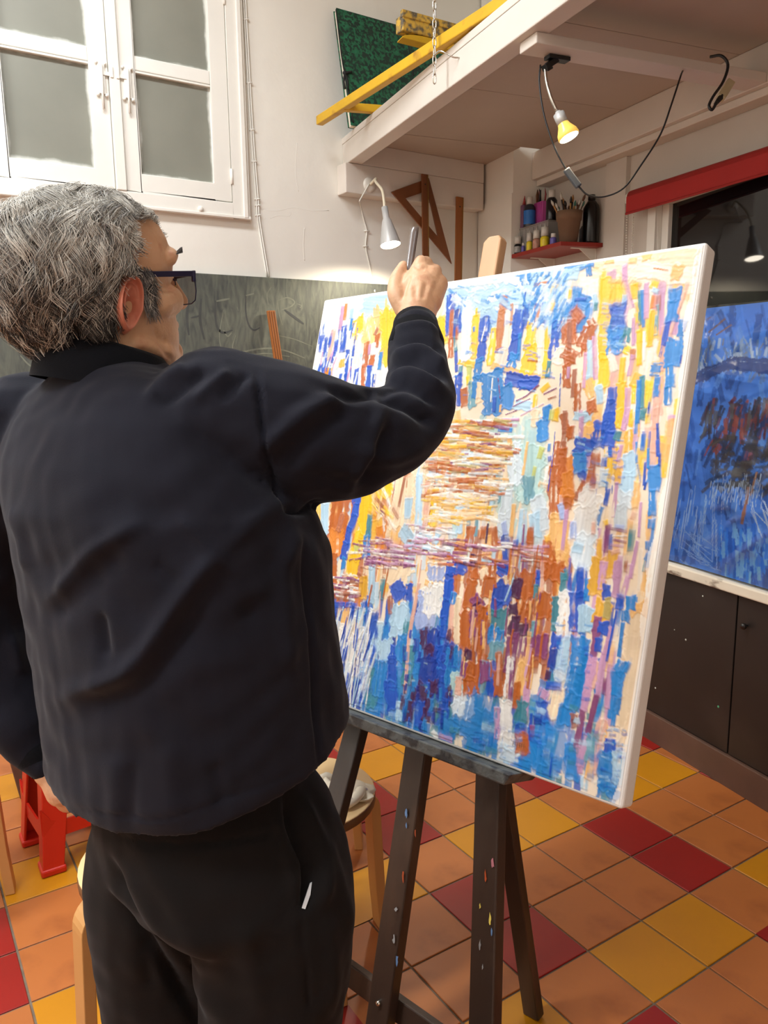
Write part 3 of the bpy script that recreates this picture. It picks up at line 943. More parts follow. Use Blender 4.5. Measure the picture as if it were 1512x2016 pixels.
M_CLEAR = mat('clear_plastic', srgb(190, 186, 182), 0.25, 0.03, 10, trans=0.0, alpha=0.45)
bs0, bs1 = shelf_s(1087, 0.062), 1.640
bx = thing('plastic_box', 'clear ribbed plastic box under the ink bottles on the shelf', 'box', W((bs0 + bs1) / 2, 0.08, ZS))
BH = 0.112
MB().wbox(bs0, bs1, 0.038, 0.130, ZS, ZS + 0.004).wbox(bs0, bs1, 0.038, 0.041, ZS, ZS + BH).wbox(bs0, bs1, 0.127, 0.130, ZS, ZS + BH).wbox(bs0, bs0 + .003, 0.038, 0.130, ZS, ZS + BH).wbox(bs1 - .003, bs1, 0.038, 0.130, ZS, ZS + BH).build('tub', M_CLEAR, bx)
MB().wbox(bs0 - .003, bs1 + .001, 0.035, 0.132, ZS + BH, ZS + BH + 0.006).build('lid', M_CLEAR, bx)
for k in range(7):
    s_ = bs0 + (bs1 - bs0) * (k + .5) / 7
    MB().wbox(s_ - .003, s_ + .003, 0.035, 0.038, ZS + .06, ZS + BH - .006).build('rib', M_CLEAR, bx)
Z2 = ZS + BH + 0.0062
bottle(1041, 0.064, 0.027, 0.136, mat('ink_glass', srgb(46, 48, 58), 0.12, 0.1, 10), M_CAPW, 'ink bottle with a blue label and white cap on the clear box', 0.52, .24, z=Z2, band=M_LBLB)
bottle(1084, 0.066, 0.025, 0.130, M_INKD, M_CAPW, 'black ink bottle with white cap beside the pink holder', 0.62, .24, z=Z2)
M_PINK = mat('pink_plastic', srgb(204, 84, 168), 0.4, 0.05, 10)
ph = thing('pencil_holder', 'pink ribbed pencil holder between the two ink bottles', 'holder', W(shelf_s(1063, 0.110), 0.110, Z2))
hs = shelf_s(1063, 0.110)
MB().wbox(hs - .034, hs + .034, 0.095, 0.130, Z2, Z2 + 0.112).build('cup', M_PINK, ph, 0.004)
for k in range(5):
    s_ = hs - .028 + k * .014
    MB().tube([W(s_, 0.094, Z2 + .004), W(s_, 0.094, Z2 + .108)], 0.0035, 6).build('rib', M_PINK, ph)
M_PENC = [mat('pencil_' + c, srgb(*v), 0.4, 0.1, 10) for c, v in (('black', (24, 22, 24)), ('brown', (110, 70, 40)), ('red', (140, 40, 40)))]
for k in range(8):
    a = W(hs + RNG.uniform(-.028, .028), RNG.uniform(.10, .125), Z2 + .105)
    MB().tube([a, a + np.array([RNG.uniform(-.01, .01), 0, RNG.uniform(.03, .055)]), a + np.array([0, 0, .066])], [.004, .004, .0008], 6).build('pencil', M_PENC[k % 3], ph)
vb = thing('purple_case', 'flat purple plastic case at the left end of the shelf', 'case', W(1.626, 0.05, Z2))
vs_ = 1.626
MB().wbox(vs_ - .013, vs_ + .013, .036, .066, Z2, Z2 + .105).build('case_body', mat('purple_plastic', srgb(120, 80, 110), 0.35, 0.1, 10, alpha=.85), vb, 0.006)
MB().tube([W(vs_, .05, Z2 + .105), W(vs_ - .004, .05, Z2 + .145)], [.009, .001], 8).build('red_tip', mat('red_tip', srgb(150, 50, 50), .4, .1, 10), vb)

cp_s = shelf_s(1119, 0.066)
pot = thing('clay_pot', 'terracotta flower pot full of brushes on the red shelf', 'pot', W(cp_s, 0.066, ZS))
M_CLAY = mat('dull_terracotta', srgb(122, 94, 72), 0.8, 0.12, 12, bump=0.1)
po = W(cp_s, 0.066, ZS)
MB().lathe([(0, 0), (0.037, 0), (0.050, 0.094), (0.054, 0.095), (0.0575, 0.132), (0.054, 0.132), (0.050, 0.10), (0.0, 0.10)], po, ZU, 28).build('pot_body', M_CLAY, pot)
M_BRH = [mat('brush_handle_' + c, srgb(*v), 0.4, 0.15, 20) for c, v in (('tan', (168, 122, 66)), ('black', (26, 24, 24)), ('white', (180, 176, 165)), ('brown', (90, 56, 34)), ('teal', (60, 110, 96)))]
for k in range(18):
    a, rr_ = RNG.uniform(0, 6.28), RNG.uniform(0.01, 0.044)
    base = po + np.array([math.cos(a) * rr_, math.sin(a) * rr_, 0.10])
    tip = base + np.array([math.cos(a) * rr_ * 1.1, math.sin(a) * rr_ * 1.1, RNG.uniform(0.06, 0.11)])
    br = MB().tube([base, base + (tip - base) * .7], [0.0028, 0.0036], 6).build('brush_handle', M_BRH[k % 4], pot)
    MB().tube([base + (tip - base) * .7, base + (tip - base) * .85, tip], [0.0045, 0.006, 0.001], 6).build('bristles', M_BRH[(k * 3 + 1) % 5], br)
MB().tube([po + np.array([.02, -.02, .1]), po + np.array([.05, -.03, .175]), po + np.array([.055, -.03, .2])], [.004, .03, .012], 8, flat=.15).build('paint_scraper', mat('scraper_white', srgb(196, 190, 180), .5, .05, 10), pot)

bk_s = 1.262
bo = W(bk_s, 0.162, ZS)
bkb = thing('black_flask', 'tall glossy black bottle beside the brush pot', 'bottle', bo)
MB().lathe([(0, 0), (0.033, 0), (0.0355, 0.006), (0.0355, 0.142), (0.032, 0.158), (0.018, 0.176), (0.014, 0.18), (0, 0.18)], bo, ZU, 26).build('flask_body', mat('black_gloss', srgb(8, 8, 9), 0.22, 0.1, 10), bkb)
MB().lathe([(0, 0.18), (0.016, 0.18), (0.015, 0.202), (0, 0.204)], bo + ZU * 1e-4, ZU, 16).build('stopper', M_BLACK, bkb)
sl_s = shelf_s(1147, 0.17)
MBs = MB().lathe([(0, 0), (0.018, 0), (0.018, .07), (0.008, .085), (0, .085)], W(sl_s, 0.172, ZS), ZU, 14).build('glass_vial', mat('grey_glass', srgb(96, 100, 106), .15, .1, 10), None)
tag(MBs, 'small grey vial squeezed between clay pot and black bottle', 'vial')

# ================================================================== wooden lath leaning on the blackboard
a_, b_ = hit_y(533, 612, 1.805), hit_y(545, 740, 1.79)
d_ = b_ - a_; d_ /= np.linalg.norm(d_)
foot = a_ + d_ * (a_[2] / -d_[2])
foot[1] -= 0.22; foot[2] = 0.012
lath = thing('wooden_lath', 'narrow brown wooden lath leaning against the blackboard', 'lath', foot)
MB().bar(a_, foot, 0.036, 0.014, up=(0, -1, 0)).build('lath_board', mat('lath_wood', srgb(158, 94, 42), .5, .2, 12, stretch=(1, 1, .1)), lath, .001)
dd = (foot - a_) / np.linalg.norm(foot - a_)
for k in (-.011, 0, .011):
    MB().bar(a_ + np.array([k, -0.0085, 0]) + dd * .003, foot + np.array([k, -0.0085, 0]) - dd * .01, 0.002, 0.002, up=(0, -1, 0)).build('groove', mat('groove_brown', srgb(96, 54, 24), .6, .2, 12), lath)

# ================================================================== stools
def copy_tree(root, name=None):
    c = root.copy(); COL.objects.link(c)
    for ch in list(root.children):
        k = ch.copy(); COL.objects.link(k); k.parent = c; k.matrix_parent_inverse = ch.matrix_parent_inverse.copy()
    return c


st = thing('round_stool', 'bent-leg birch stool with round seat and a paint rag on it', 'stool', (0, 0, 0), 'bent-leg birch stools')
MB().lathe([(0, 0.424), (0.173, 0.424), (0.175, 0.427), (0.175, 0.444), (0.173, 0.4475), (0, 0.4475)], (0, 0, 0), ZU, 40).build('seat_edge', M_PLYEDGE, st)
MB().lathe([(0, 0.4505), (0.172, 0.4505), (0.174, 0.449), (0.174, 0.4476), (0, 0.4476)], (0, 0, 0), ZU, 40).build('seat', M_BIRCH, st)
for k in range(4):
    a = math.radians(90 * k)
    u_, v_ = np.array([math.cos(a), math.sin(a), 0]), np.array([-math.sin(a), math.cos(a), 0])
    prof = [(0.085, 0.411), (0.135, 0.411)] + [(0.135 + 0.045 * math.sin(q), 0.366 + 0.045 * math.cos(q)) for q in np.linspace(0.2, math.pi / 2, 7)] + [(0.190, 0.13), (0.200, 0.0)]
    prof = [(r + (0.0 if z > .3 else 0.0), z) for r, z in prof]
    out_, inn = [], []
    for i, (r, z) in enumerate(prof):
        r0, z0 = prof[max(i - 1, 0)]; r1, z1 = prof[min(i + 1, len(prof) - 1)]
        dx, dz = r1 - r0, z1 - z0; n_ = math.hypot(dx, dz)
        nx, nz_ = -dz / n_, dx / n_
        out_.append((r + nx * 0.0125, z + nz_ * 0.0125)); inn.append((r - nx * 0.0125, z - nz_ * 0.0125))
    out_[-1] = (out_[-1][0], 0.001); inn[-1] = (inn[-1][0], 0.001)
    vs, fs = [], []
    for (ro, zo), (ri, zi) in zip(out_, inn):
        for sgn in (-0.026, 0.026):
            vs.append(u_ * ro + v_ * sgn + ZU * zo)
        for sgn in (0.026, -0.026):
            vs.append(u_ * ri + v_ * sgn + ZU * zi)
    for i in range(len(prof) - 1):
        for q in range(4):
            fs.append((4 * i + q, 4 * i + (q + 1) % 4, 4 * i + 4 + (q + 1) % 4, 4 * i + 4 + q))
    fs += [(3, 2, 1, 0), tuple(range(4 * len(prof) - 4, 4 * len(prof)))]
    MB().add(vs, fs).build('leg', M_BIRCHLEG, st, 0.002)
SPOTS = [((-0.982, 0.200), -9, None), ((-1.347, 0.100), 8, 'birch stool with round pale seat directly behind the painter\'s legs'),
         ((-0.815, 0.610), -33, 'birch stool behind the canvas of which one leg shows left of the easel post'),
         ((-1.775, 0.905), -10, 'birch stool at the left edge with one leg beside the red stool')]
for k, ((x, y), rot, lab) in enumerate(SPOTS):
    s_ = st if k == 0 else copy_tree(st)
    s_.location = (x, y, 0); s_.rotation_euler = (0, 0, math.radians(rot))
    if lab: s_['label'] = lab
st.scale = (1.02, 1.02, 0.955)

# rag on the stool
rag_v, rag_f = [], []
nr, na = 12, 30
for i in range(nr + 1):
    r = 0.115 * i / nr
    for k in range(na):
        a = 2 * math.pi * k / na
        rr_ = r * (1 + 0.22 * math.sin(2 * a + .6) + 0.12 * math.sin(5 * a))
        z = 0.452 + 0.034 * (1 - (i / nr) ** 2) * (0.55 + 0.5 * math.sin(3 * a + 14 * r) + .35 * math.sin(5 * a - 40 * r)) + 0.010 * abs(math.sin(60 * r + 3 * a))
        z = max(z, 0.4525) + (0.003 if i == nr else 0)
        rag_v.append((-0.950 + rr_ * math.cos(a) * 1.05 * .8 - rr_ * math.sin(a) * .35, 0.150 + rr_ * .75 * math.sin(a) - rr_ * math.cos(a) * .5, z - .0200))
for i in range(nr):
    for k in range(na):
        rag_f.append((i * na + k, i * na + (k + 1) % na, (i + 1) * na + (k + 1) % na, (i + 1) * na + k))
M_RAG = mat('stained_rag', srgb(226, 214, 194), 0.9, 0.05, 20, second=srgb(120, 100, 140), mix_scale=30, mix_pos=(0.66, 0.74))
rg2 = MB().add(rag_v, rag_f, True).build('paint_rag', M_RAG)
sol = rg2.modifiers.new('thick', 'SOLIDIFY'); sol.thickness = 0.003; sol.offset = 1
tag(rg2, 'crumpled white rag with paint stains on the stool seat', 'rag')
rg3v = []
fold = MB()
c = np.array([-0.905, 0.110, 0.4345])
fold.tube(bez([c + np.array([-.07, .05, .012]), c + np.array([-.01, .035, .02]), c + np.array([.035, .0, .016]), c + np.array([.0, -.035, .012]), c + np.array([-.05, -.045, .008])], 24), [0.008] * 2 + [0.013] * 21 + [0.006] * 2, 10, flat=.8)
tag(fold.build('rag_fold', M_RAG, rg2))
# ---- red plastic stool
rs = thing('plastic_stool', 'red plastic stool with four tapered legs by the painter\'s left hand', 'stool', (-1.365, 1.005, 0))
feet = {(-1, -1): (-1.492, 0.872), (-1, 1): (-1.515, 1.128), (1, -1): (-1.235, 0.895), (1, 1): (-1.255, 1.150)}
cx, cy = -1.372, 1.010
for (a, b), (fx, fy) in feet.items():
    f = np.array([fx, fy, 0.0]); t_ = np.array([cx + (fx - cx) * .72, cy + (fy - cy) * .72, 0.43])
    l_ = MB()
    for z0, z1 in ((0.0, 1.0),):
        def L_sec(p_, w):
            o = p_
            return [o + np.array([-a * 0, -b * 0, 0]), o + np.array([-a * w, 0, 0]), o + np.array([-a * w, -b * .008, 0]), o + np.array([-a * .008, -b * .008, 0]), o + np.array([-a * .008, -b * w, 0]), o + np.array([0, -b * w, 0])]
        lo, hi = L_sec(f + ZU * .001, .058), L_sec(t_, .085)
    n_ = 6
    l_.add(lo + hi, [tuple(range(n_)), tuple(range(n_, 2 * n_))] + [(i, (i + 1) % n_, n_ + (i + 1) % n_, n_ + i) for i in range(n_)])
    lg = l_.build('leg', M_RED_PL, rs, 0.003)
    MB().box(fx - (.066 if a > 0 else .004), fx + (.066 if a < 0 else .004), fy - (.066 if b > 0 else .004), fy + (.066 if b < 0 else .004), .0005, .022).build('foot_pad', M_RED_PL, lg, 0.006)
hz_, hw_ = 0.13, 0.048
mid = {k: np.array([cx + (v[0] - cx) * .90, cy + (v[1] - cy) * .90, hz_]) for k, v in feet.items()}
for k1, k2 in (((-1, -1), (1, -1)), ((1, -1), (1, 1)), ((1, 1), (-1, 1)), ((-1, 1), (-1, -1))):
    p_, q_ = mid[k1], mid[k2]
    n_ = 10
    up = [p_ + (q_ - p_) * i / n_ + ZU * (hw_ / 2 + .05 * (2 * i / n_ - 1) ** 6) for i in range(n_ + 1)]
    dn = [p_ + (q_ - p_) * i / n_ - ZU * (hw_ / 2) for i in range(n_, -1, -1)]
    pr = np.cross(q_ - p_, ZU); pr /= np.linalg.norm(pr)
    MB().prism([x - pr * .003 for x in up + dn], pr * .006).build('stretcher', M_RED_PL, rs)
MB().box(cx - .125, cx + .125, cy - .125, cy + .125, .425, .45).build('seat', M_RED_PL, rs, 0.012)
MB().box(cx - .105, cx + .105, cy - .105, cy + .105, .385, .4252).build('seat_skirt', M_RED_PL, rs, 0.006)

# brown post with a scrap of paper behind the red stool
pa, pb = hit_y(26, 1470, 1.42), hit_z(34, 1572, 0.0)
pb = np.array([pa[0] + 0.03, 1.40, 0.0])
bp = thing('brown_post', 'dark brown wooden post standing behind the red plastic stool', 'post', pb)
MB().bar(pb + ZU * .001, pa + ZU * .03, 0.055, 0.04, up=(0, -1, 0)).build('post_board', mat('brown_post_wood', srgb(92, 62, 46), .6, .2, 8), bp, .003)
pp = thing('paper_scrap', 'white paper scrap resting on the brown post at the left edge', 'paper', pa + ZU * .047)
MB().add([pa + np.array([-.05, -.02, .055]), pa + np.array([.04, -.03, .052]), pa + np.array([.03, .03, .075]), pa + np.array([-.04, .03, .12])], [(0, 1, 2, 3)]).build('sheet', mat('white_paper', srgb(226, 222, 214), .8, .03, 20), pp).modifiers.new('thick', 'SOLIDIFY').thickness = .0015

# ================================================================== easel and canvas
u_c = np.array([0.2308, -0.9726, 0.0280]); u_c /= np.linalg.norm(u_c)
v_c = np.array([-0.2738, -0.0914, -0.9574]); v_c -= u_c * (u_c @ v_c); v_c /= np.linalg.norm(v_c)
n_c = np.cross(u_c, v_c)
if n_c[0] < 0: n_c = -n_c            # away from the painter
O_c = CAM + 0.94 * (np.array([-0.729, 0.494, 1.625]) - CAM)
CWD, CHT = 0.953, 0.94


def cv(u, v, n=0.0):
    """point on the canvas: u, v 0..1 from its upper left corner, n metres behind the painted face"""
    return O_c + u_c * u * CWD + v_c * v * CHT + n_c * n


def cpx(px, py, n):
    return hit_pl(px, py, O_c + n_c * n, n_c)


ez = thing('studio_easel', 'dark stained wooden easel spattered with paint, carrying the large canvas', 'easel', (-0.85, -0.1, 0))


def to_floor(a, b):
    d = b - a
    return a + d * (a[2] / -d[2])


def to_top(a, b, z):
    d = a - b
    return a + d * ((z - a[2]) / d[2])


def leg(name, p0, p1, n, w, h, ztop, bottom=True):
    a, b = cpx(*p0, n), cpx(*p1, n)
    f = to_floor(a, b); t_ = to_top(a, b, ztop)
    f = f + (t_ - f) / np.linalg.norm(t_ - f) * 0.004
    return MB().bar(f, t_, w, h, up=n_c).build(name, M_DARKWOOD, ez, 0.003), f, t_


NB = 0.068
a0, b0_leg = cpx(704, 1428, NB), cpx(654.8, 1617.5, 0.012)
f0 = to_floor(a0, b0_leg); t0 = to_top(a0, b0_leg, 0.92)
MB().bar(f0 + (t0 - f0) * .006, t0, 0.052, 0.026, up=n_c).build('leg', M_DARKWOOD, ez, 0.003)
l2, f2_, t2 = leg('leg', (967, 1530), (955.7, 1991), NB, 0.054, 0.030, 1.62)
l1, f1, t1 = leg('centre_post', (826.8, 1463.5), (752, 1991), NB + 0.001, 0.056, 0.028, 1.40)
ff = hit_z(1051, 1999, 0.0)
tf = cpx(951, 1290, NB + 0.055)
MB().bar(ff + (tf - ff) * .003, tf, 0.040, 0.026, up=n_c).build('rear_leg', M_DARKWOOD, ez, 0.003)
ca, cb = cpx(655, 1891, NB + 0.0265), cpx(840, 2025, NB + 0.0265)
d_ = (cb - ca) / np.linalg.norm(cb - ca)
MB().bar(ca - d_ * .01, cb + d_ * .17, 0.022, 0.046, up=v_c).build('foot_rail', M_DARKWOOD, ez, 0.003)
MB().ball(cpx(745, 1975, NB - 0.016), 0.006, 6).build('bolt', M_CHROME, ez)
M_TRAY = mat('painted_ledge', srgb(84, 86, 84), 0.6, 0.25, 14, bump=0.3, bscale=60, second=srgb(44, 44, 46), mix_scale=30, mix_pos=(0.5, 0.6))
MB().hexa([cv(-0.02, 1.001, -.030), cv(0.80, 1.001, -.030), cv(0.80, 1.001, .075), cv(-0.02, 1.001, .075),
           cv(-0.02, 1.026, -.026), cv(0.785, 1.026, -.026), cv(0.785, 1.026, .07), cv(-0.02, 1.026, .07)]).build('ledge', M_TRAY, ez, 0.003)
MB().bar(cv(0.02, 0.93, NB + .03), cv(0.7, 0.93, NB + .03), 0.02, 0.06, up=v_c).build('back_rail', M_DARKWOOD, ez, 0.003)
# light wooden mast
mt = cpx(976, 468, 0.075)
mdir = v_c
mw = 0.0235
tp = [mt + u_c * -mw + mdir * .012, mt + u_c * -mw * .45 + mdir * 0.0, mt + u_c * mw * .7 + mdir * .0, mt + u_c * mw + mdir * .010]
bt = [mt + u_c * mw + mdir * 0.62, mt - u_c * mw + mdir * 0.62]
MB().prism([p_ - n_c * .012 for p_ in tp + bt], n_c * .026).build('mast', mat('raw_wood_mast', srgb(196, 152, 110), .5, .12, 10, stretch=(1, 1, .15)), ez, 0.004)
# paint drips on the legs
DR = [((800, 1625), 'b'), ((800, 1600), 'b'), ((780, 1790), 'g'), ((776, 1850), 'g'), ((782, 1890), 'b'), ((794, 1724), 'o'), ((818, 1640), 'o'),
      ((968, 1835), 'b'), ((965, 1810), 'y'), ((970, 1700), 'p'), ((956, 1725), 'o'), ((945, 1860), 'g'), ((950, 1905), 'g'), ((662, 1560), 'g'), ((672, 1540), 'g'), ((945, 1785), 'y')]
MD = {'b': mat('drip_blue', srgb(96, 128, 170), .5, .2, 40), 'g': mat('drip_grey', srgb(150, 150, 150), .5, .2, 40), 'o': mat('drip_orange', srgb(180, 80, 40), .5, .2, 40),
      'y': mat('drip_yellow', srgb(210, 190, 90), .5, .2, 40), 'p': mat('drip_pink', srgb(190, 120, 130), .5, .2, 40)}
for (x, y), c_ in DR:
    hw2 = RNG.uniform(1.2, 3.6); hh = RNG.uniform(4, 15)
    ring = []
    for k in range(10):
        a = 2 * math.pi * k / 10
        ring.append(cpx(x + hw2 * math.cos(a) * RNG.uniform(.35, 1.2), y + hh * math.sin(a) * RNG.uniform(.4, 1.2), NB - .0162))
    MB().prism(ring, -n_c * .0006).build('paint_drip', MD[c_], ez)

canvas = thing('painting_canvas', 'large square abstract painting in blue, orange and yellow on the easel', 'painting', cv(.5, 1.0))
M_CANVAS = mat('primed_canvas', srgb(224, 220, 214), 0.8, 0.02, 8, bump=0.08, bscale=300)
MB().hexa([cv(0, 0, .0012), cv(1, 0, .0012), cv(1, 1, .0012), cv(0, 1, .0012), cv(0, 0, .042), cv(1, 0, .042), cv(1, 1, .042), cv(0, 1, .042)]).build('stretched_cloth', M_CANVAS, canvas, 0.006, 3)
for a, b in ((.02, .02), (.02, .93)):
    MB().hexa([cv(.02, b, .0425), cv(.98, b, .0425), cv(.98, b + .05, .0425), cv(.02, b + .05, .0425), cv(.02, b, .0475), cv(.98, b, .0475), cv(.98, b + .05, .0475), cv(.02, b + .05, .0475)]).build('stretcher_bar', mat('pine', srgb(205, 170, 120), .6, .1, 10), canvas)

# ================================================================== the painter
def catmull(pts, n):
    return bez(pts, n)


def blob_chain(mb, pts, seg=8, sides=18):
    """tapered tube through (point, radius) pairs with ball ends"""
    P = [np.append(np.asarray(p_, float), r) for p_, r in pts]
    c = bez(P, seg * (len(P) - 1))
    mb.tube([q[:3] for q in c], [q[3] for q in c], sides)
    mb.ball(c[0][:3], c[0][3], 8)
    mb.ball(c[-1][:3], c[-1][3], 8)
    return mb


def loft(mb, rings):
    n = len(rings[0])
    vs = [p_ for r in rings for p_ in r]
    fs = []
    for i in range(len(rings) - 1):
        for k in range(n):
            fs.append((i * n + k, i * n + (k + 1) % n, (i + 1) * n + (k + 1) % n, (i + 1) * n + k))
    mb.add(vs, fs, True)
    mb.add(rings[0], [tuple(range(n))])
    mb.add(rings[-1], [tuple(range(n))])
    return mb


def remeshed(mb, voxel, smooth=6, factor=0.5):
    me = bpy.data.meshes.new('tmp')
    me.from_pydata(mb.v, [], mb.f)
    o = bpy.data.objects.new('tmp', me)
    COL.objects.link(o)
    r = o.modifiers.new('r', 'REMESH'); r.mode = 'VOXEL'; r.voxel_size = voxel; r.use_smooth_shade = True
    if smooth:
        s = o.modifiers.new('s', 'SMOOTH'); s.iterations = smooth; s.factor = factor
    dg = bpy.context.evaluated_depsgraph_get()
    dg.update()
    out = bpy.data.meshes.new_from_object(o.evaluated_get(dg))
    bpy.data.objects.remove(o, do_unlink=True)
    return out


def get_co(me):
    a = np.empty(len(me.vertices) * 3, np.float32); me.vertices.foreach_get('co', a)
    b = np.empty(len(me.vertices) * 3, np.float32); me.vertex_normals.foreach_get('vector', b)
    return a.reshape(-1, 3).astype(float), b.reshape(-1, 3).astype(float)


def set_co(me, co):
    me.vertices.foreach_set('co', co.astype(np.float32).ravel()); me.update()


def sculpt(me, folds, noise=0.0015):
    """press folds into a garment: each is (screen polyline, width px, height m); + ridge, - valley"""
    co, nr = get_co(me)
    q = co - CAM
    z = q @ FWD
    px = np.c_[756 + FPX * (q @ RIGHT) / z, 1008 + FPX * (q @ DOWN) / z]
    facing = np.clip(-(nr * q).sum(1) / np.linalg.norm(q, axis=1) * 3, 0, 1)
    disp = noise * (np.sin(co[:, 0] * 31 + 2 * np.sin(co[:, 2] * 17)) + np.sin(co[:, 2] * 27 + 3 * np.sin(co[:, 1] * 19))) * 0.5
    if noise:
        rw = np.random.default_rng(4)
        for _ in range(22):
            kv = rw.normal(size=3); kv *= rw.uniform(45, 150) / np.linalg.norm(kv)
            disp += noise * .22 * np.sin(co @ kv + rw.uniform(0, 6.28) + 1.2 * np.sin(co @ (kv[::-1] * .31)))
    for line, w, h in folds:
        L_ = np.array([c_[:2] for c_ in bez([(x, y, 0) for x, y in line], 6 * len(line))])
        best = np.full(len(px), 1e9); tpos = np.zeros(len(px))
        for i in range(len(L_) - 1):
            a, b = L_[i], L_[i + 1]
            ab = b - a
            t = np.clip(((px - a) @ ab) / (ab @ ab + 1e-9), 0, 1)
            d = np.linalg.norm(px - a - t[:, None] * ab, axis=1)
            m = d < best
            best[m] = d[m]; tpos[m] = (i + t[m]) / (len(L_) - 1)
        taper = np.clip(np.minimum(tpos, 1 - tpos) * 5 + 0.15, 0, 1)
        disp += facing * h * 1.3 * taper * np.exp(-(best / w) ** 2)
    set_co(me, co + nr * disp[:, None])


RH = np.array([RIGHT[0], RIGHT[1], 0]); RH /= np.linalg.norm(RH)
FH = np.array([FWD[0], FWD[1], 0]); FH /= np.linalg.norm(FH)


def axes(deg):
    a = math.radians(deg)
    return RH * math.sin(a) + FH * math.cos(a), RH * math.cos(a) - FH * math.sin(a)   # facing, to his right


person = thing('person', 'grey-haired painter in glasses, dark sweater and black trousers, seen from behind raising a brush', 'person', (-1.38, -0.27, 0))

# ---- torso rings
TF, TR_ = axes(42)
SN, CS = math.sin(math.radians(42)), math.cos(math.radians(42))


def ring(y, xl, xr, d, k, n=40, e=2.3, grow=0.0, tilt=0.0):
    c = at((xl + xr) / 2, y, d)
    hw = (xr - xl) / 2 * d / FPX + grow
    a = hw / math.sqrt(CS * CS + k * k * SN * SN)
    b = a * k
    out = []
    for i in range(n):
        th = 2 * math.pi * i / n
        ca, sa = math.cos(th), math.sin(th)
        x = a * math.copysign(abs(ca) ** (2 / e), ca); yv = b * math.copysign(abs(sa) ** (2 / e), sa)
        out.append(c + TR_ * x + TF * yv + ZU * tilt * (yv + 0.3 * x))
    return out


TORSO = [(700, 155, 300, 1.065, .95), (722, 135, 335, 1.06, .9), (742, 80, 400, 1.06, .60), (775, 25, 455, 1.06, .52), (825, -15, 490, 1.065, .54), (900, -25, 540, 1.07, .62), (980, -8, 612, 1.08, .70),
         (1060, 20, 640, 1.09, .73), (1130, 34, 648, 1.10, .75), (1200, 47, 655, 1.105, .76), (1270, 62, 660, 1.115, .77, .05), (1340, 74, 668, 1.125, .78, .12), (1390, 84, 672, 1.13, .79, .18), (1425, 92, 676, 1.135, .80, .22), (1447, 98, 678, 1.14, .80, .24), (1450, 98, 678, 1.14, .80, .24)]
jk = MB()
loft(jk, [ring(q[0], q[1], q[2], q[3], q[4], tilt=q[5] if len(q) > 5 else 0.0) for q in TORSO])
RARM = [((430, 835, 1.00), .098), ((560, 858, 1.01), .092), ((680, 868, 1.05), .079), ((778, 842, 1.10), .063), ((822, 792, 1.14), .056), ((824, 725, 1.21), .049), ((819, 686, 1.25), .043), ((818, 655, 1.275), .038)]
blob_chain(jk, [(at(*q), r) for q, r in RARM])
LARM = [((62, 850, 1.155), .088), ((-6, 1000, 1.21), .077), ((-32, 1180, 1.25), .068), ((10, 1330, 1.27), .062), ((48, 1432, 1.26), .052), ((72, 1478, 1.255), .036), ((88, 1500, 1.25), .030)]
blob_chain(jk, [(at(*q), r) for q, r in LARM])
jme = remeshed(jk, 0.0045, 4, 0.5)
FOLDS = [
    ([(100, 1187), (180, 1090), (285, 1027)], 16, .006), ([(119, 1372), (262, 1312), (369, 1158), (440, 1080)], 20, .010), ([(150, 1400), (290, 1345), (400, 1190)], 26, -.007),
    ([(90, 1230), (170, 1150), (250, 1090)], 22, -.005), ([(200, 1205), (208, 1300)], 12, -.005), ([(345, 1009), (458, 1134)], 7, .003), ([(300, 1110), (350, 1150)], 14, -.003),
    ([(488, 1193), (560, 1110), (595, 1040)], 20, .005), ([(470, 1230), (575, 1090)], 22, -.005), ([(440, 1080), (520, 1010), (560, 990)], 18, .005),
    ([(684, 771), (595, 818), (506, 890)], 18, .008), ([(700, 800), (610, 860), (540, 930)], 20, -.006), ([(756, 789), (714, 908), (672, 985)], 15, .007), ([(770, 830), (740, 900), (715, 960)], 14, -.006),
    ([(735, 775), (800, 800), (860, 840)], 12, -.009), ([(640, 772), (700, 778), (745, 765)], 12, -.010), ([(775, 650), (830, 640), (872, 665)], 8, .006), ([(770, 680), (830, 668), (880, 700)], 9, -.008),
    ([(765, 705), (830, 690), (884, 725)], 9, .008), ([(758, 730), (820, 712), (882, 750)], 9, -.008), ([(748, 752), (810, 735), (876, 775)], 10, .007), ([(740, 770), (800, 760), (865, 800)], 9, -.006),
    ([(285, 789), (330, 745), (369, 722)], 12, .006), ([(320, 800), (375, 750), (405, 728)], 12, -.006), ([(380, 790), (420, 755), (455, 730)], 12, .005), ([(430, 790), (470, 755), (490, 735)], 10, -.004),
    ([(505, 728), (515, 830), (530, 925), (560, 1000)], 5, -.008), ([(560, 1000), (600, 1003), (636, 992)], 8, -.010),
    ([(597, 1060), (612, 1250), (622, 1400), (630, 1520)], 5, -.006), ([(575, 1050), (560, 1200), (575, 1350)], 18, .004),
    ([(262, 1500), (258, 1620)], 14, -.003), ([(225, 1480), (228, 1615)], 20, .003), ([(330, 1460), (345, 1610)], 24, .003), ([(420, 1500), (440, 1590)], 16, -.003),
    ([(60, 1130), (40, 1060), (15, 1000)], 14, .005), ([(20, 1250), (40, 1330)], 12, .005), ([(150, 1590), (300, 1612), (450, 1575), (600, 1512)], 3, -.002),
    ([(690, 880), (780, 905), (840, 870)], 14, .004), ([(600, 930), (700, 950), (790, 915)], 16, -.004)]
sculpt(jme, FOLDS)
M_JACKET = mat('dark_navy_sweatshirt', srgb(27, 27, 35), 0.92, 0.10, 9, bump=0.12, bscale=700, spec=0.12, sheen=0.08)
jacket = link('sweater', jme, M_JACKET, person)
jacket['label'] = 'dark navy sweatshirt with long sleeves'

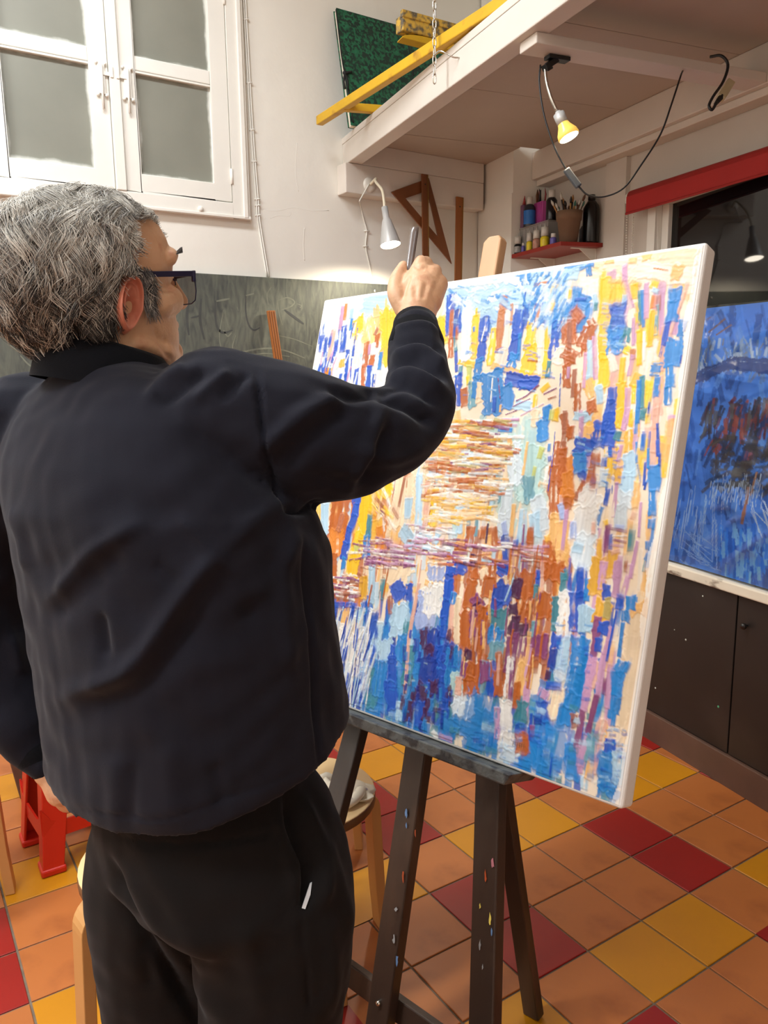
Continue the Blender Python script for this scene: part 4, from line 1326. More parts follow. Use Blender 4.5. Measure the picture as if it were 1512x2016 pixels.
# cuffs
M_RIBK = mat('dark_rib_knit', srgb(15, 15, 18), 0.95, 0.1, 9, bump=0.15, bscale=500, spec=0.1, sheen=0.05)


def cuff(a, b, ra, rb):
    d = (b - a) / np.linalg.norm(b - a); L_ = np.linalg.norm(b - a)
    return MB().lathe([(ra * .9, -.004), (ra, 0), (ra * 1.03, L_ * .25), (rb * 1.03, L_ * .8), (rb, L_), (rb * .93, L_ - .002), (rb * .9, L_ * .5)], a, d, 32).build('cuff', M_RIBK, jacket)


cuff(at(820, 692, 1.245), at(818, 640, 1.292), .0440, .0370)
cuff(at(74, 1476, 1.255), at(96, 1513, 1.25), .036, .027)

# collar
cc = at(216, 716, 1.065)
CF, CR = axes(56)


def col_ring(h, a, b, off=0.0, n=44):
    out = []
    for i in range(n + 1):
        th = math.radians(112 + (360 - 44) * i / n - 0) if False else math.radians(90 + 20 + (320) * i / n)
        front = math.sin(th)
        tilt = 0.020 * (-front)          # collar stands higher at the nape
        out.append(cc + CR * a * math.cos(th) + CF * (b * math.sin(th) + off) + ZU * (h + tilt))
    return out


prof = [(-.034, .088, .098), (-.020, .085, .094), (0.004, .079, .087), (.018, .074, .080), (.024, .070, .076), (.021, .066, .071), (0.0, .065, .070), (-.03, .065, .070)]
cr = [col_ring(h, a, b, -.004) for h, a, b in prof]
n_ = len(cr[0])
cvs = [p_ for r in cr for p_ in r]
cfs = [(i * n_ + k, i * n_ + k + 1, (i + 1) * n_ + k + 1, (i + 1) * n_ + k) for i in range(len(cr) - 1) for k in range(n_ - 1)]
cfs += [tuple(i * n_ for i in range(len(cr))), tuple(i * n_ + n_ - 1 for i in reversed(range(len(cr))))]
MB().add(cvs, cfs, True).build('collar', M_RIBK, jacket)

# ---- trousers
tr = MB()
PEL = [(1470, 165, 590, 1.15, .72), (1540, 170, 610, 1.15, .74), (1620, 180, 640, 1.155, .76), (1690, 196, 655, 1.16, .76), (1740, 225, 640, 1.165, .70), (1780, 280, 590, 1.17, .62)]
loft(tr, [ring(y, a, b, d, k) for y, a, b, d, k in PEL])
rk, lk = at(532, 2030, 1.165), at(332, 2030, 1.30)
rank = np.array([rk[0] - .005, rk[1] + .01, .075]); lank = np.array([lk[0] - .02, lk[1] - .05, .075])
blob_chain(tr, [(at(500, 1640, 1.135), .125), (at(522, 1740, 1.135), .130), (at(540, 1850, 1.145), .118), (rk, .104), ((rk + rank) / 2, .088), (rank + ZU * .03, .080)])
blob_chain(tr, [(at(335, 1640, 1.20), .118), (at(322, 1740, 1.225), .120), (at(320, 1860, 1.26), .108), (lk, .098), ((lk + lank) / 2, .086), (lank + ZU * .03, .078)])
tme = remeshed(tr, 0.006, 16, 0.6)
TFOLDS = [([(205, 1680), (260, 1800), (330, 1910), (395, 2016)], 13, -.012), ([(240, 1690), (300, 1800), (380, 1920), (440, 2016)], 20, .006), ([(270, 1650), (350, 1800), (420, 1930)], 26, .004),
          ([(562, 1560), (580, 1640), (604, 1700), (606, 1760), (596, 1792)], 9, -.014), ([(590, 1560), (622, 1640), (640, 1720), (634, 1790)], 14, .008), ([(540, 1590), (560, 1680), (585, 1770)], 12, .005),
          ([(590, 1800), (600, 1900), (610, 2016)], 4, -.004), ([(210, 1645), (330, 1665), (450, 1655), (560, 1640)], 5, -.004), ([(640, 1800), (655, 1900), (650, 2016)], 16, .004),
          ([(470, 1800), (500, 1900), (520, 2016)], 24, .004), ([(640, 1640), (670, 1740), (690, 1830)], 12, .005), ([(280, 1850), (300, 1950)], 14, -.004)]
sculpt(tme, TFOLDS, .001)
M_TROUS = mat('black_trousers', srgb(23, 21, 21), 0.9, 0.12, 8, bump=0.1, bscale=600, spec=0.12, sheen=0.05, second=srgb(32, 28, 26), mix_scale=4, mix_pos=(.5, .7))
trousers = link('trousers', tme, M_TROUS, person)
from mathutils.bvhtree import BVHTree
bm_ = bmesh.new(); bm_.from_mesh(tme); tree = BVHTree.FromBMesh(bm_); bm_.free()


def on_cloth(px, py, lift=.002):
    d = FWD + RIGHT * (px - 756) / FPX + DOWN * (py - 1008) / FPX
    d = d / np.linalg.norm(d)
    h = tree.ray_cast(Vector(CAM), Vector(d))
    return np.array(h[0]) - d * lift


pk = [on_cloth(*q) for q in ((594, 1788), (602, 1762), (610, 1740), (614, 1738), (611, 1762), (601, 1790))]
MB().prism(pk, FH * .002).build('pocket_tissue', mat('white_tissue', srgb(210, 212, 214), .8, .02, 20), trousers)
M_SHOE = mat('black_shoe', srgb(22, 21, 21), .5, .1, 10)
for ank in (rank, lank):
    f_, r_ = axes(48)
    sh_ = MB()
    rings = []
    for x, w, h in ((-.085, .020, .055), (-.075, .034, .075), (-.02, .040, .095), (.05, .045, .075), (.11, .048, .055), (.165, .042, .042), (.19, .022, .030)):
        c = np.array([ank[0], ank[1], 0]) + f_ * x
        rings.append([c + r_ * w * math.cos(t) + ZU * (h / 2 + .0015 + (h / 2) * math.copysign(abs(math.sin(t)) ** .7, math.sin(t))) for t in np.linspace(0, 2 * math.pi, 18, endpoint=False)])
    loft(sh_, rings).build('shoe', M_SHOE, person)

# ---- body: head, neck, trunk, arms and hands as one skin
HF, HR = axes(44)
pitch = math.radians(5)
HFp = HF * math.cos(pitch) + ZU * math.sin(pitch)
HU = ZU * math.cos(pitch) - HF * math.sin(pitch)
HC = at(206, 551, 1.06)


def hd(f, r, u):
    return HC + HFp * f + HR * r + HU * u


SL = [(.094, .015, -.035, .026), (.090, .045, -.066, .046), (.082, .066, -.084, .060), (.070, .080, -.095, .069), (.050, .090, -.100, .0735), (.028, .094, -.100, .075), (.012, .094, -.099, .075),
      (-.006, .086, -.096, .073), (-.025, .086, -.090, .071), (-.045, .088, -.082, .0695), (-.062, .090, -.070, .067), (-.078, .091, -.052, .063), (-.094, .090, -.030, .056), (-.108, .086, -.005, .047), (-.120, .074, .018, .032)]
bd = MB()
rings = []
for u, f, b, w in SL:
    c, hl = (f + b) / 2, (f - b) / 2
    rings.append([hd(c + hl * math.copysign(abs(math.cos(t)) ** .88, math.cos(t)), w * math.copysign(abs(math.sin(t)) ** .88, math.sin(t)), u) for t in np.linspace(0, 2 * math.pi, 36, endpoint=False)])
loft(bd, rings)
# nose, brow, lips, chin, cheeks
blob_chain(bd, [(hd(.090, 0, .012), .009), (hd(.103, 0, -.012), .010), (hd(.112, 0, -.032), .0125)], 4, 12)
for s in (-1, 1):
    bd.ball(hd(.100, s * .012, -.037), .009, 6)
    blob_chain(bd, [(hd(.086, s * .012, .024), .010), (hd(.084, s * .035, .029), .011), (hd(.070, s * .055, .022), .010)], 4, 10)
    blob_chain(bd, [(hd(.068, s * .040, -.032), .022), (hd(.045, s * .055, -.038), .020)], 4, 10)
    blob_chain(bd, [(hd(.00, s * .055, -.088), .018), (hd(.045, s * .045, -.102), .017), (hd(.075, s * .015, -.110), .016)], 4, 10)
    bd.ball(hd(.072, s * .031, .003), .014, 6)
blob_chain(bd, [(hd(.084, -.022, -.066), .007), (hd(.093, 0, -.064), .009), (hd(.084, .022, -.066), .007)], 4, 10)
blob_chain(bd, [(hd(.083, -.018, -.076), .007), (hd(.092, 0, -.077), .009), (hd(.083, .018, -.076), .007)], 4, 10)
bd.ball(hd(.084, 0, -.103), .020, 8)
# neck and trunk
blob_chain(bd, [(hd(-.020, 0, -.05), .066), (hd(-.018, 0, -.10), .064), (at(222, 740, 1.07), .066), (at(270, 860, 1.08), .085), (at(320, 1050, 1.09), .11), (at(370, 1350, 1.12), .12), (at(420, 1620, 1.15), .11)])
blob_chain(bd, [(hd(.02, .020, -.11), .030), (hd(-.005, .030, -.15), .030)], 4, 12)
blob_chain(bd, [(at(*q), r * .55) for q, r in RARM[:-1]] + [(at(818, 662, 1.270), .030), (at(819, 634, 1.295), .0285)])
blob_chain(bd, [(at(*q), r * .5) for q, r in LARM[:-1]] + [(at(88, 1500, 1.25), .024), (at(97, 1520, 1.25), .024)])
blob_chain(bd, [(at(505, 1650, 1.13), .085), (at(535, 1835, 1.14), .075), (rk, .060), ((rk + rank) / 2, .052), (rank + ZU * .02, .036)])
blob_chain(bd, [(at(325, 1650, 1.2), .085), (at(322, 1850, 1.26), .070), (lk, .058), ((lk + lank) / 2, .05), (lank + ZU * .02, .036)])
# right hand (closed on the brush)
HD = 1.335
blob_chain(bd, [(at(819, 634, 1.295), .0290), (at(822, 604, 1.313), .035), (at(827, 574, 1.33), .036)], 5, 16)
hand = [
    ([(812, 592, 1.315), (811, 558, 1.335)], (.026, .020)), ([(822, 588, 1.315), (828, 542, 1.335)], (.026, .021)), ([(832, 588, 1.315), (849, 546, 1.335)], (.026, .020)), ([(842, 592, 1.315), (862, 560, 1.335)], (.025, .018)),
    # fingers: knuckle, middle joint, last joint, tip
    ([(812, 556, 1.335), (829, 518, 1.352), (820, 526, 1.386), (810, 545, 1.390)], (.0160, .0130, .0110, .0090)),
    ([(828, 540, 1.335), (838, 518, 1.372), (824, 540, 1.398), (812, 556, 1.392)], (.0165, .0128, .0112, .0092)),
    ([(849, 545, 1.335), (856, 534, 1.374), (838, 558, 1.398), (824, 568, 1.388)], (.0155, .0122, .0108, .0090)),
    ([(863, 560, 1.335), (866, 556, 1.368), (850, 574, 1.388), (838, 580, 1.378)], (.0140, .0110, .0098, .0082)),
    # thumb
    ([(798, 606, 1.308), (780, 578, 1.312), (781, 550, 1.332), (794, 524, 1.352)], (.0200, .0155, .0125, .0095))]
for pts, rr_ in hand:
    blob_chain(bd, [(at(*p_), r) for p_, r in zip(pts, rr_)], 5, 12)
# left hand hanging, half closed
blob_chain(bd, [(at(99, 1516, 1.25), .022), (at(110, 1538, 1.25), .023), (at(120, 1558, 1.25), .024)], 5, 14)
for k, (dx, dd) in enumerate(((-10, .012), (-3, .0), (4, -.012), (10, -.024))):
    blob_chain(bd, [(at(119 + dx, 1560, 1.25 + dd), .0105), (at(130 + dx, 1582, 1.262 + dd), .0092), (at(141 + dx, 1590, 1.275 + dd), .0084), (at(145 + dx, 1580, 1.285 + dd), .0076)], 4, 10)
blob_chain(bd, [(at(106, 1532, 1.26), .013), (at(106, 1552, 1.285), .011), (at(114, 1570, 1.30), .0095)], 4, 10)
bme = remeshed(bd, 0.0026, 5, 0.5)

# hand creases and knuckle tendons
sculpt(bme, [([(812, 600), (808, 560)], 6, .0012), ([(824, 600), (829, 548)], 6, .0014), ([(836, 600), (850, 552)], 6, .0012), ([(818, 590), (818, 560)], 5, -.0012), ([(831, 590), (840, 556)], 5, -.0012),
             ([(812, 520), (826, 528), (838, 530)], 4, -.002), ([(790, 590), (800, 560), (808, 540)], 4, -.003),
             ([(265, 690), (300, 700), (335, 725)], 8, -.003), ([(300, 640), (320, 680), (335, 712)], 5, -.003), ([(322, 660), (330, 690), (340, 714)], 4, -.002), ([(88, 1528), (106, 1524)], 2, -.0012), ([(94, 1540), (116, 1536)], 2, -.0012)], 0.0)

# ear added to the skin mesh
def ear(side):
    nr_, na_ = 22, 48
    vs, fs = [], []
    tilt = math.radians(-16)
    base = lambda ex, ez, h: hd(-.012 + (ex * math.cos(tilt) - ez * math.sin(tilt)) * 1.0, side * (.0735 + h + max(0, -ex) * .62), -.036 + ex * math.sin(tilt) + ez * math.cos(tilt))
    for i in range(nr_ + 1):
        rho = 1.10 * i / nr_
        for k in range(na_):
            a = 2 * math.pi * k / na_
            ca, sa = math.cos(a), math.sin(a)          # ca>0 front, sa>0 up
            rx = .0235 if ca < 0 else .0185
            rz = .037 if sa > 0 else .036
            narrow = 1 - .28 * max(0, -sa) ** 2
            ex, ez = rho * rx * ca * narrow, rho * rz * sa
            back = .5 - .5 * ca
            lobe = max(0, -sa) ** 3
            h = .0090 * math.exp(-((rho - .90) / .10) ** 2) * (.35 + .65 * max(back, max(0, sa))) * (1 - .5 * lobe)
            h += .0060 * math.exp(-((rho - .56) / .12) ** 2) * back * (1 - lobe)
            h -= .0065 * math.exp(-((rho - .74) / .07) ** 2) * back * (1 - lobe)
            h -= .0180 * math.exp(-(((ex - .004) / .0085) ** 2 + ((ez + .004) / .011) ** 2))
            h += .0060 * math.exp(-(((ex - .0135) / .005) ** 2 + ((ez + .003) / .007) ** 2))
            h += .0045 * lobe * math.exp(-((rho - .7) / .3) ** 2)
            if rho > .96:
                h -= (rho - .96) / .14 * .010
            vs.append(base(ex, ez, h + .006))
    for i in range(nr_):
        for k in range(na_):
            fs.append((i * na_ + k, i * na_ + (k + 1) % na_, (i + 1) * na_ + (k + 1) % na_, (i + 1) * na_ + k))
    # back of the ear down to the head
    o = len(vs)
    for q in (.35, .8):
        for k in range(na_):
            p_ = np.array(vs[nr_ * na_ + k])
            c = hd(-.008, side * .060, -.036)
            vs.append(p_ * (1 - q) + c * q)
    for k in range(na_):
        k2 = (k + 1) % na_
        fs.append((nr_ * na_ + k, nr_ * na_ + k2, o + k2, o + k)); fs.append((o + k, o + k2, o + na_ + k2, o + na_ + k))
    return vs, fs


bmx = bmesh.new(); bmx.from_mesh(bme)
for side in (1, -1):
    vs, fs = ear(side)
    bv = [bmx.verts.new(tuple(float(c) for c in v)) for v in vs]
    for f in fs:
        try:
            nf = bmx.faces.new([bv[i] for i in f]); nf.smooth = True; nf.material_index = 1
        except ValueError:
            pass
bmesh.ops.recalc_face_normals(bmx, faces=bmx.faces)
bmx.to_mesh(bme); bmx.free()
M_SKIN = mat('skin', srgb(210, 164, 128), 0.5, 0.06, 26, bump=0.12, bscale=160, second=srgb(198, 140, 108), mix_scale=40, mix_pos=(.56, .76), sss=0.10, spec=.4)
body = link('body', bme, M_SKIN, person)
bme.materials.append(mat('ear_skin', srgb(210, 132, 108), 0.5, 0.06, 26, bump=0.05, bscale=160, sss=0.15, spec=.4))
body['label'] = 'skin of head, neck and hands'

# ---- hair
hc = np.array([-.020, 0, .028])


def shell(d):
    """outer hair surface distance along unit direction d (head-local f, r, u)"""
    rf = .108 if d[0] > 0 else .138
    ru = .084 if d[2] > 0 else .150
    return 1 / math.sqrt((d[0] / rf) ** 2 + (d[1] / .103) ** 2 + (d[2] / ru) ** 2)


def hair_ok(p_):
    f, r, u = p_
    ar = abs(r)
    m = .69 * f + .72 * ar
    if m > (.078 if u > .078 else .0625) and not (u < .0 and f < .026): return False
    if u < .004 and f > .0255: return False
    if f > .062: return u > .058
    if f > .030: return u > .004 + .056 * max(0, (f - .042)) / .020 if ar > .03 else u > .058
    if f > .018: return u > -.034
    if f > -.030: return u > .006 - .0 * f
    if f > -.05: return u > -.070
    return u > -.118 + .25 * max(0, f + .075)


def local(d, layer):
    return hc + d * shell(d) * layer


base_v, base_f = [], []
NU, NV = 44, 72
keep = {}
for i in range(NU + 1):
    th = math.pi * i / NU
    for k in range(NV):
        a = 2 * math.pi * k / NV
        d = np.array([math.sin(th) * math.cos(a), math.sin(th) * math.sin(a), math.cos(th)])
        p_ = local(d, .90)
        keep[(i, k)] = hair_ok(p_)
        base_v.append(hd(*p_))
for i in range(NU):
    for k in range(NV):
        k2 = (k + 1) % NV
        if keep[(i, k)] and keep[(i + 1, k)] and keep[(i, k2)] and keep[(i + 1, k2)]:
            base_f.append((i * NV + k, (i + 1) * NV + k, (i + 1) * NV + k2, i * NV + k2))
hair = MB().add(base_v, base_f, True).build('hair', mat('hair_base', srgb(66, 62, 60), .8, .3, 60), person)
hair['label'] = 'thick wavy grey hair, darker towards the nape'

NS, NSEG = 16000, 9
S_v = np.zeros((NS, NSEG, 3)); S_r = np.zeros((NS, NSEG)); S_c = np.zeros((NS, 3))
cnt = 0
hr = np.random.default_rng(11)
NCL = 520
cdir = hr.normal(size=(NCL, 3)); cdir /= np.linalg.norm(cdir, axis=1, keepdims=True)
cph, clen, clift, cside, ctone = hr.uniform(0, 6.28, NCL), hr.uniform(.042, .074, NCL), hr.uniform(-.01, .075, NCL), hr.normal(size=NCL) * .35, hr.normal(size=NCL)
while cnt < NS:
    d = hr.normal(size=3); d /= np.linalg.norm(d)
    p0 = local(d, .93)
    if not hair_ok(p0): continue
    ci = int(np.argmax(cdir @ d))
    ph = cph[ci] + hr.normal() * .22
    L_ = clen[ci] * hr.uniform(.8, 1.1) * (1.0 if d[2] > -.3 else .8)
    lay0 = hr.uniform(.90, .97)
    lift = clift[ci] + hr.uniform(-.012, .02)
    stray = hr.random() < .06
    p_ = local(d, lay0)
    step = L_ / (NSEG - 1)
    cpos = local(cdir[ci], 1.0)
    for j in range(NSEG):
        t = j / (NSEG - 1)
        S_v[cnt, j] = p_
        dirv = p_ - hc
        dn = dirv / np.linalg.norm(dirv)
        top = max(0, min(1, (dn[2] - .30) / .5))
        flow = np.array([-.45 * top - .10, (.9 if dn[1] > -.3 else -.9) * top * .9, -1.0 + .45 * top])
        if dn[0] > .5 and dn[2] > .2:            # fringe swept sideways off the forehead
            flow = np.array([.10, .95, -.05])
        flow = flow - dn * (flow @ dn)
        flow /= np.linalg.norm(flow) + 1e-9
        side_ = np.cross(dn, flow)
        off = (p_ - cpos) @ side_
        wave = math.sin(ph + t * 4.4) * .80 + cside[ci] - off * 30 * t * .6
        if stray: wave += hr.normal() * .5
        p_ = p_ + (flow + side_ * wave) * step
        dirv = p_ - hc
        dn = dirv / np.linalg.norm(dirv)
        lay = lay0 + (1.0 - lay0) * min(1, t * 2.2) + lift * math.sin(math.pi * min(1, t * 1.1)) + .014 * math.sin(ph * 1.7 + 5 * t) + (.05 * t if stray else 0)
        p_ = hc + dn * shell(dn) * lay
        if not hair_ok(p_ * np.array([1, .93, 1])):
            step *= .25
    S_r[cnt] = .00042 * np.linspace(1.0, .35, NSEG) * hr.uniform(.7, 1.3)
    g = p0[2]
    white = np.clip(.46 + 5.2 * (g - .0) + .16 * ctone[ci], .08, .96)  # lower strands darker: salt-and-pepper tone plus some shade put into the colour
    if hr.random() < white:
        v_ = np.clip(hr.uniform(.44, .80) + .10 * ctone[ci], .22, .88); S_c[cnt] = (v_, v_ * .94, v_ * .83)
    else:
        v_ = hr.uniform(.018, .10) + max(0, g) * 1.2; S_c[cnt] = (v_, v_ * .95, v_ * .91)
    cnt += 1
# sideburn tufts and eyebrow
extra_v, extra_c = [], []
for _ in range(900):
    for s in (1, -1):
        f = hr.uniform(.006, .028); u = hr.uniform(-.045, .01)
        if u < -.02 and not (.010 < f < .024): continue
        r = s * (.0745 - .10 * max(0, f - .02))
        v0 = np.array([f, r, u]); v1 = v0 + np.array([hr.uniform(-.004, .008), s * .003, -.010]); v2 = v1 + np.array([hr.uniform(-.002, .007), -s * .001, -.009])
        extra_v.append([v0 * (1 - t) ** 2 + 2 * t * (1 - t) * v1 + t * t * v2 + np.array([0, s * .002 * math.sin(3 * t), 0]) for t in np.linspace(0, 1, NSEG)])
        v_ = hr.choice([.05, .09, .14, .3, .42]); extra_c.append((v_, v_ * .95, v_ * .9))
for _ in range(260):
    for s in (1, -1):
        a = hr.uniform(0, 1)
        v0 = np.array([.096 - .016 * a * a, s * (.014 + .042 * a), .027 + .004 * math.sin(3 * a)])
        v1 = v0 + np.array([.008, s * .005, .006 * hr.uniform(.2, 1.4)])
        extra_v.append([v0 + (v1 - v0) * t for t in np.linspace(0, 1, NSEG)])
        v_ = hr.choice([.04, .07, .12]); extra_c.append((v_, v_ * .85, v_ * .7))
S_v = np.concatenate([S_v, np.array(extra_v)]); S_c = np.concatenate([S_c, np.array(extra_c)])
S_r = np.concatenate([S_r, np.tile(.0003 * np.linspace(1, .4, NSEG), (len(extra_v), 1))])
NS = len(S_v)
Wv = HC + S_v[..., 0:1] * HFp + S_v[..., 1:2] * HR + S_v[..., 2:3] * HU
T = np.gradient(Wv, axis=1); T /= np.linalg.norm(T, axis=2, keepdims=True) + 1e-12
X = np.cross(T, np.array([.3, .5, .8])); X /= np.linalg.norm(X, axis=2, keepdims=True) + 1e-12
Y = np.cross(T, X)
V = np.stack([Wv + S_r[..., None] * (math.cos(a) * X + math.sin(a) * Y) for a in (0, 2.094, 4.189)], axis=2)   # NS, NSEG, 3, 3
idx = np.arange(NS * NSEG * 3).reshape(NS, NSEG, 3)
q = np.stack([np.stack([idx[:, :-1, k], idx[:, :-1, (k + 1) % 3], idx[:, 1:, (k + 1) % 3], idx[:, 1:, k]], axis=-1) for k in range(3)], axis=2).reshape(-1, 4)


def mesh_np(name, verts, quads, colors=None, smooth=True):
    me = bpy.data.meshes.new(name)
    me.vertices.add(len(verts)); me.vertices.foreach_set('co', np.asarray(verts, np.float32).ravel())
    me.loops.add(quads.size); me.loops.foreach_set('vertex_index', quads.astype(np.int32).ravel())
    me.polygons.add(len(quads))
    me.polygons.foreach_set('loop_start', np.arange(0, quads.size, 4, dtype=np.int32))
    me.polygons.foreach_set('use_smooth', np.full(len(quads), smooth))
    me.update(calc_edges=True)
    if colors is not None:
        at_ = me.color_attributes.new('col', 'FLOAT_COLOR', 'POINT')
        c4 = np.ones((len(verts), 4), np.float32); c4[:, :3] = colors
        at_.data.foreach_set('color', c4.ravel())
    return me


def attr_mat(name, rough, spec=.5, bump_noise=0.0, coat=0.0):
    m = bpy.data.materials.new(name); m.use_nodes = True
    N_, L2 = m.node_tree.nodes, m.node_tree.links
    p_ = N_['Principled BSDF']
    a = N_.new('ShaderNodeAttribute'); a.attribute_name = 'col'
    L2.new(a.outputs['Color'], p_.inputs['Base Color'])
    p_.inputs['Roughness'].default_value = rough
    p_.inputs['Specular IOR Level'].default_value = spec
    if coat:
        p_.inputs['Coat Weight'].default_value = coat; p_.inputs['Coat Roughness'].default_value = .2
    if bump_noise:
        tc_ = N_.new('ShaderNodeTexCoord'); nz_ = N_.new('ShaderNodeTexNoise'); nz_.inputs['Scale'].default_value = 260
        b_ = N_.new('ShaderNodeBump'); b_.inputs['Strength'].default_value = bump_noise; b_.inputs['Distance'].default_value = .004
        L2.new(tc_.outputs['Object'], nz_.inputs['Vector']); L2.new(nz_.outputs['Fac'], b_.inputs['Height']); L2.new(b_.outputs[0], p_.inputs['Normal'])
    return m


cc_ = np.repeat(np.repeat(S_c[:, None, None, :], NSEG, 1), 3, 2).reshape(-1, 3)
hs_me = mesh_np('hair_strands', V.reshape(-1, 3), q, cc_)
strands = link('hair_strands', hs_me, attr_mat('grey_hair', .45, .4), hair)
tag(strands, kind='stuff')

# ---- glasses
M_FRAME = mat('dark_blue_frame', srgb(28, 26, 58), .35, .1, 10)
gl = MB()
gl.bar(hd(-.005, .0775, .0), hd(.096, .0690, .001), .003, .0075, up=HU).bar(hd(-.005, -.0775, .0), hd(.096, -.0690, .001), .003, .0075, up=HU)
gl.bar(hd(-.005, .0775, .0), hd(-.03, .078, -.016), .003, .006, up=HU).bar(hd(-.005, -.0775, .0), hd(-.03, -.078, -.016), .003, .006, up=HU)
gl.bar(hd(.097, .0695, .002), hd(.102, .012, .002), .005, .0065, up=HU).bar(hd(.097, -.0695, .002), hd(.102, -.012, .002), .005, .0065, up=HU).bar(hd(.102, .013, -.002), hd(.102, -.013, -.002), .004, .004, up=HU)
gl.bar(hd(.096, .0685, .003), hd(.095, .0685, -.010), .005, .005, up=HR)
glasses = gl.build('eyeglasses', M_FRAME, person, .001)
glasses['label'] = 'dark blue half-rim eyeglasses'
M_LENS = bpy.data.materials.new('spectacle_lens'); M_LENS.use_nodes = True
N, L = M_LENS.node_tree.nodes, M_LENS.node_tree.links
for n_ in list(N):
    if n_.type == 'BSDF_PRINCIPLED': N.remove(n_)
tr_ = N.new('ShaderNodeBsdfTransparent'); gs = N.new('ShaderNodeBsdfGlossy'); gs.inputs['Roughness'].default_value = .02
fz = N.new('ShaderNodeFresnel'); fz.inputs['IOR'].default_value = 1.5
mxs = N.new('ShaderNodeMixShader'); mxs.inputs[0].default_value = .07; L.new(tr_.outputs[0], mxs.inputs[1]); L.new(gs.outputs[0], mxs.inputs[2])
tr_.inputs[0].default_value = (.90, .88, .87, 1)
L.new(mxs.outputs[0], N['Material Output'].inputs[0])
for s in (1, -1):
    ol = [(.013, 0), (.0715, 0), (.0715, -.022), (.066, -.034), (.054, -.038), (.030, -.038), (.019, -.034), (.014, -.022)]
    MB().prism([hd(.1005 - .06 * r, s * r * .95, u) for r, u in ol], HFp * .0018).build('lens', M_LENS, glasses)
    MB().tube([hd(.1015 - .06 * r, s * r * .95, u) for r, u in ol[1:] + ol[:1]], .0009, 6).build('lens_rim', M_FRAME, glasses)
    MB().tube([hd(.100, s * .014, -.010), hd(.098, s * .013, -.016)], .0012, 6).ball(hd(.098, s * .0125, -.017), .004, 5, (.6, .6, 1)).build('nose_pad', mat('gold_wire', srgb(190, 150, 80), .3, .1, 10, metal=.8), glasses)

# ---- brush in his hand
bt_, bb_ = at(817, 447, 1.368), at(800, 568, 1.334)
dirb = (bt_ - bb_) / np.linalg.norm(bt_ - bb_)
pb_ = thing('paint_brush', 'grey-brown flat brush held upright in the raised hand', 'brush', bb_)
MB().tube([bb_ - dirb * .03, bb_ + dirb * .02, bt_ - dirb * .012, bt_ - dirb * .002, bt_], [.0045, .0065, .0075, .0070, .0030], 12, flat=.55).build('handle', mat('grey_brown_lacquer', srgb(96, 82, 76), .25, .1, 20, coat=.5), pb_)
MB().tube([bb_ - dirb * .03, bb_ - dirb * .065], [.0052, .007], 12).build('ferrule', M_CHROME, pb_)
MB().tube([bb_ - dirb * .065, bb_ - dirb * .10], [.007, .004], 12, flat=.5).build('bristles', mat('bristle', srgb(120, 90, 60), .8, .2, 60), pb_)

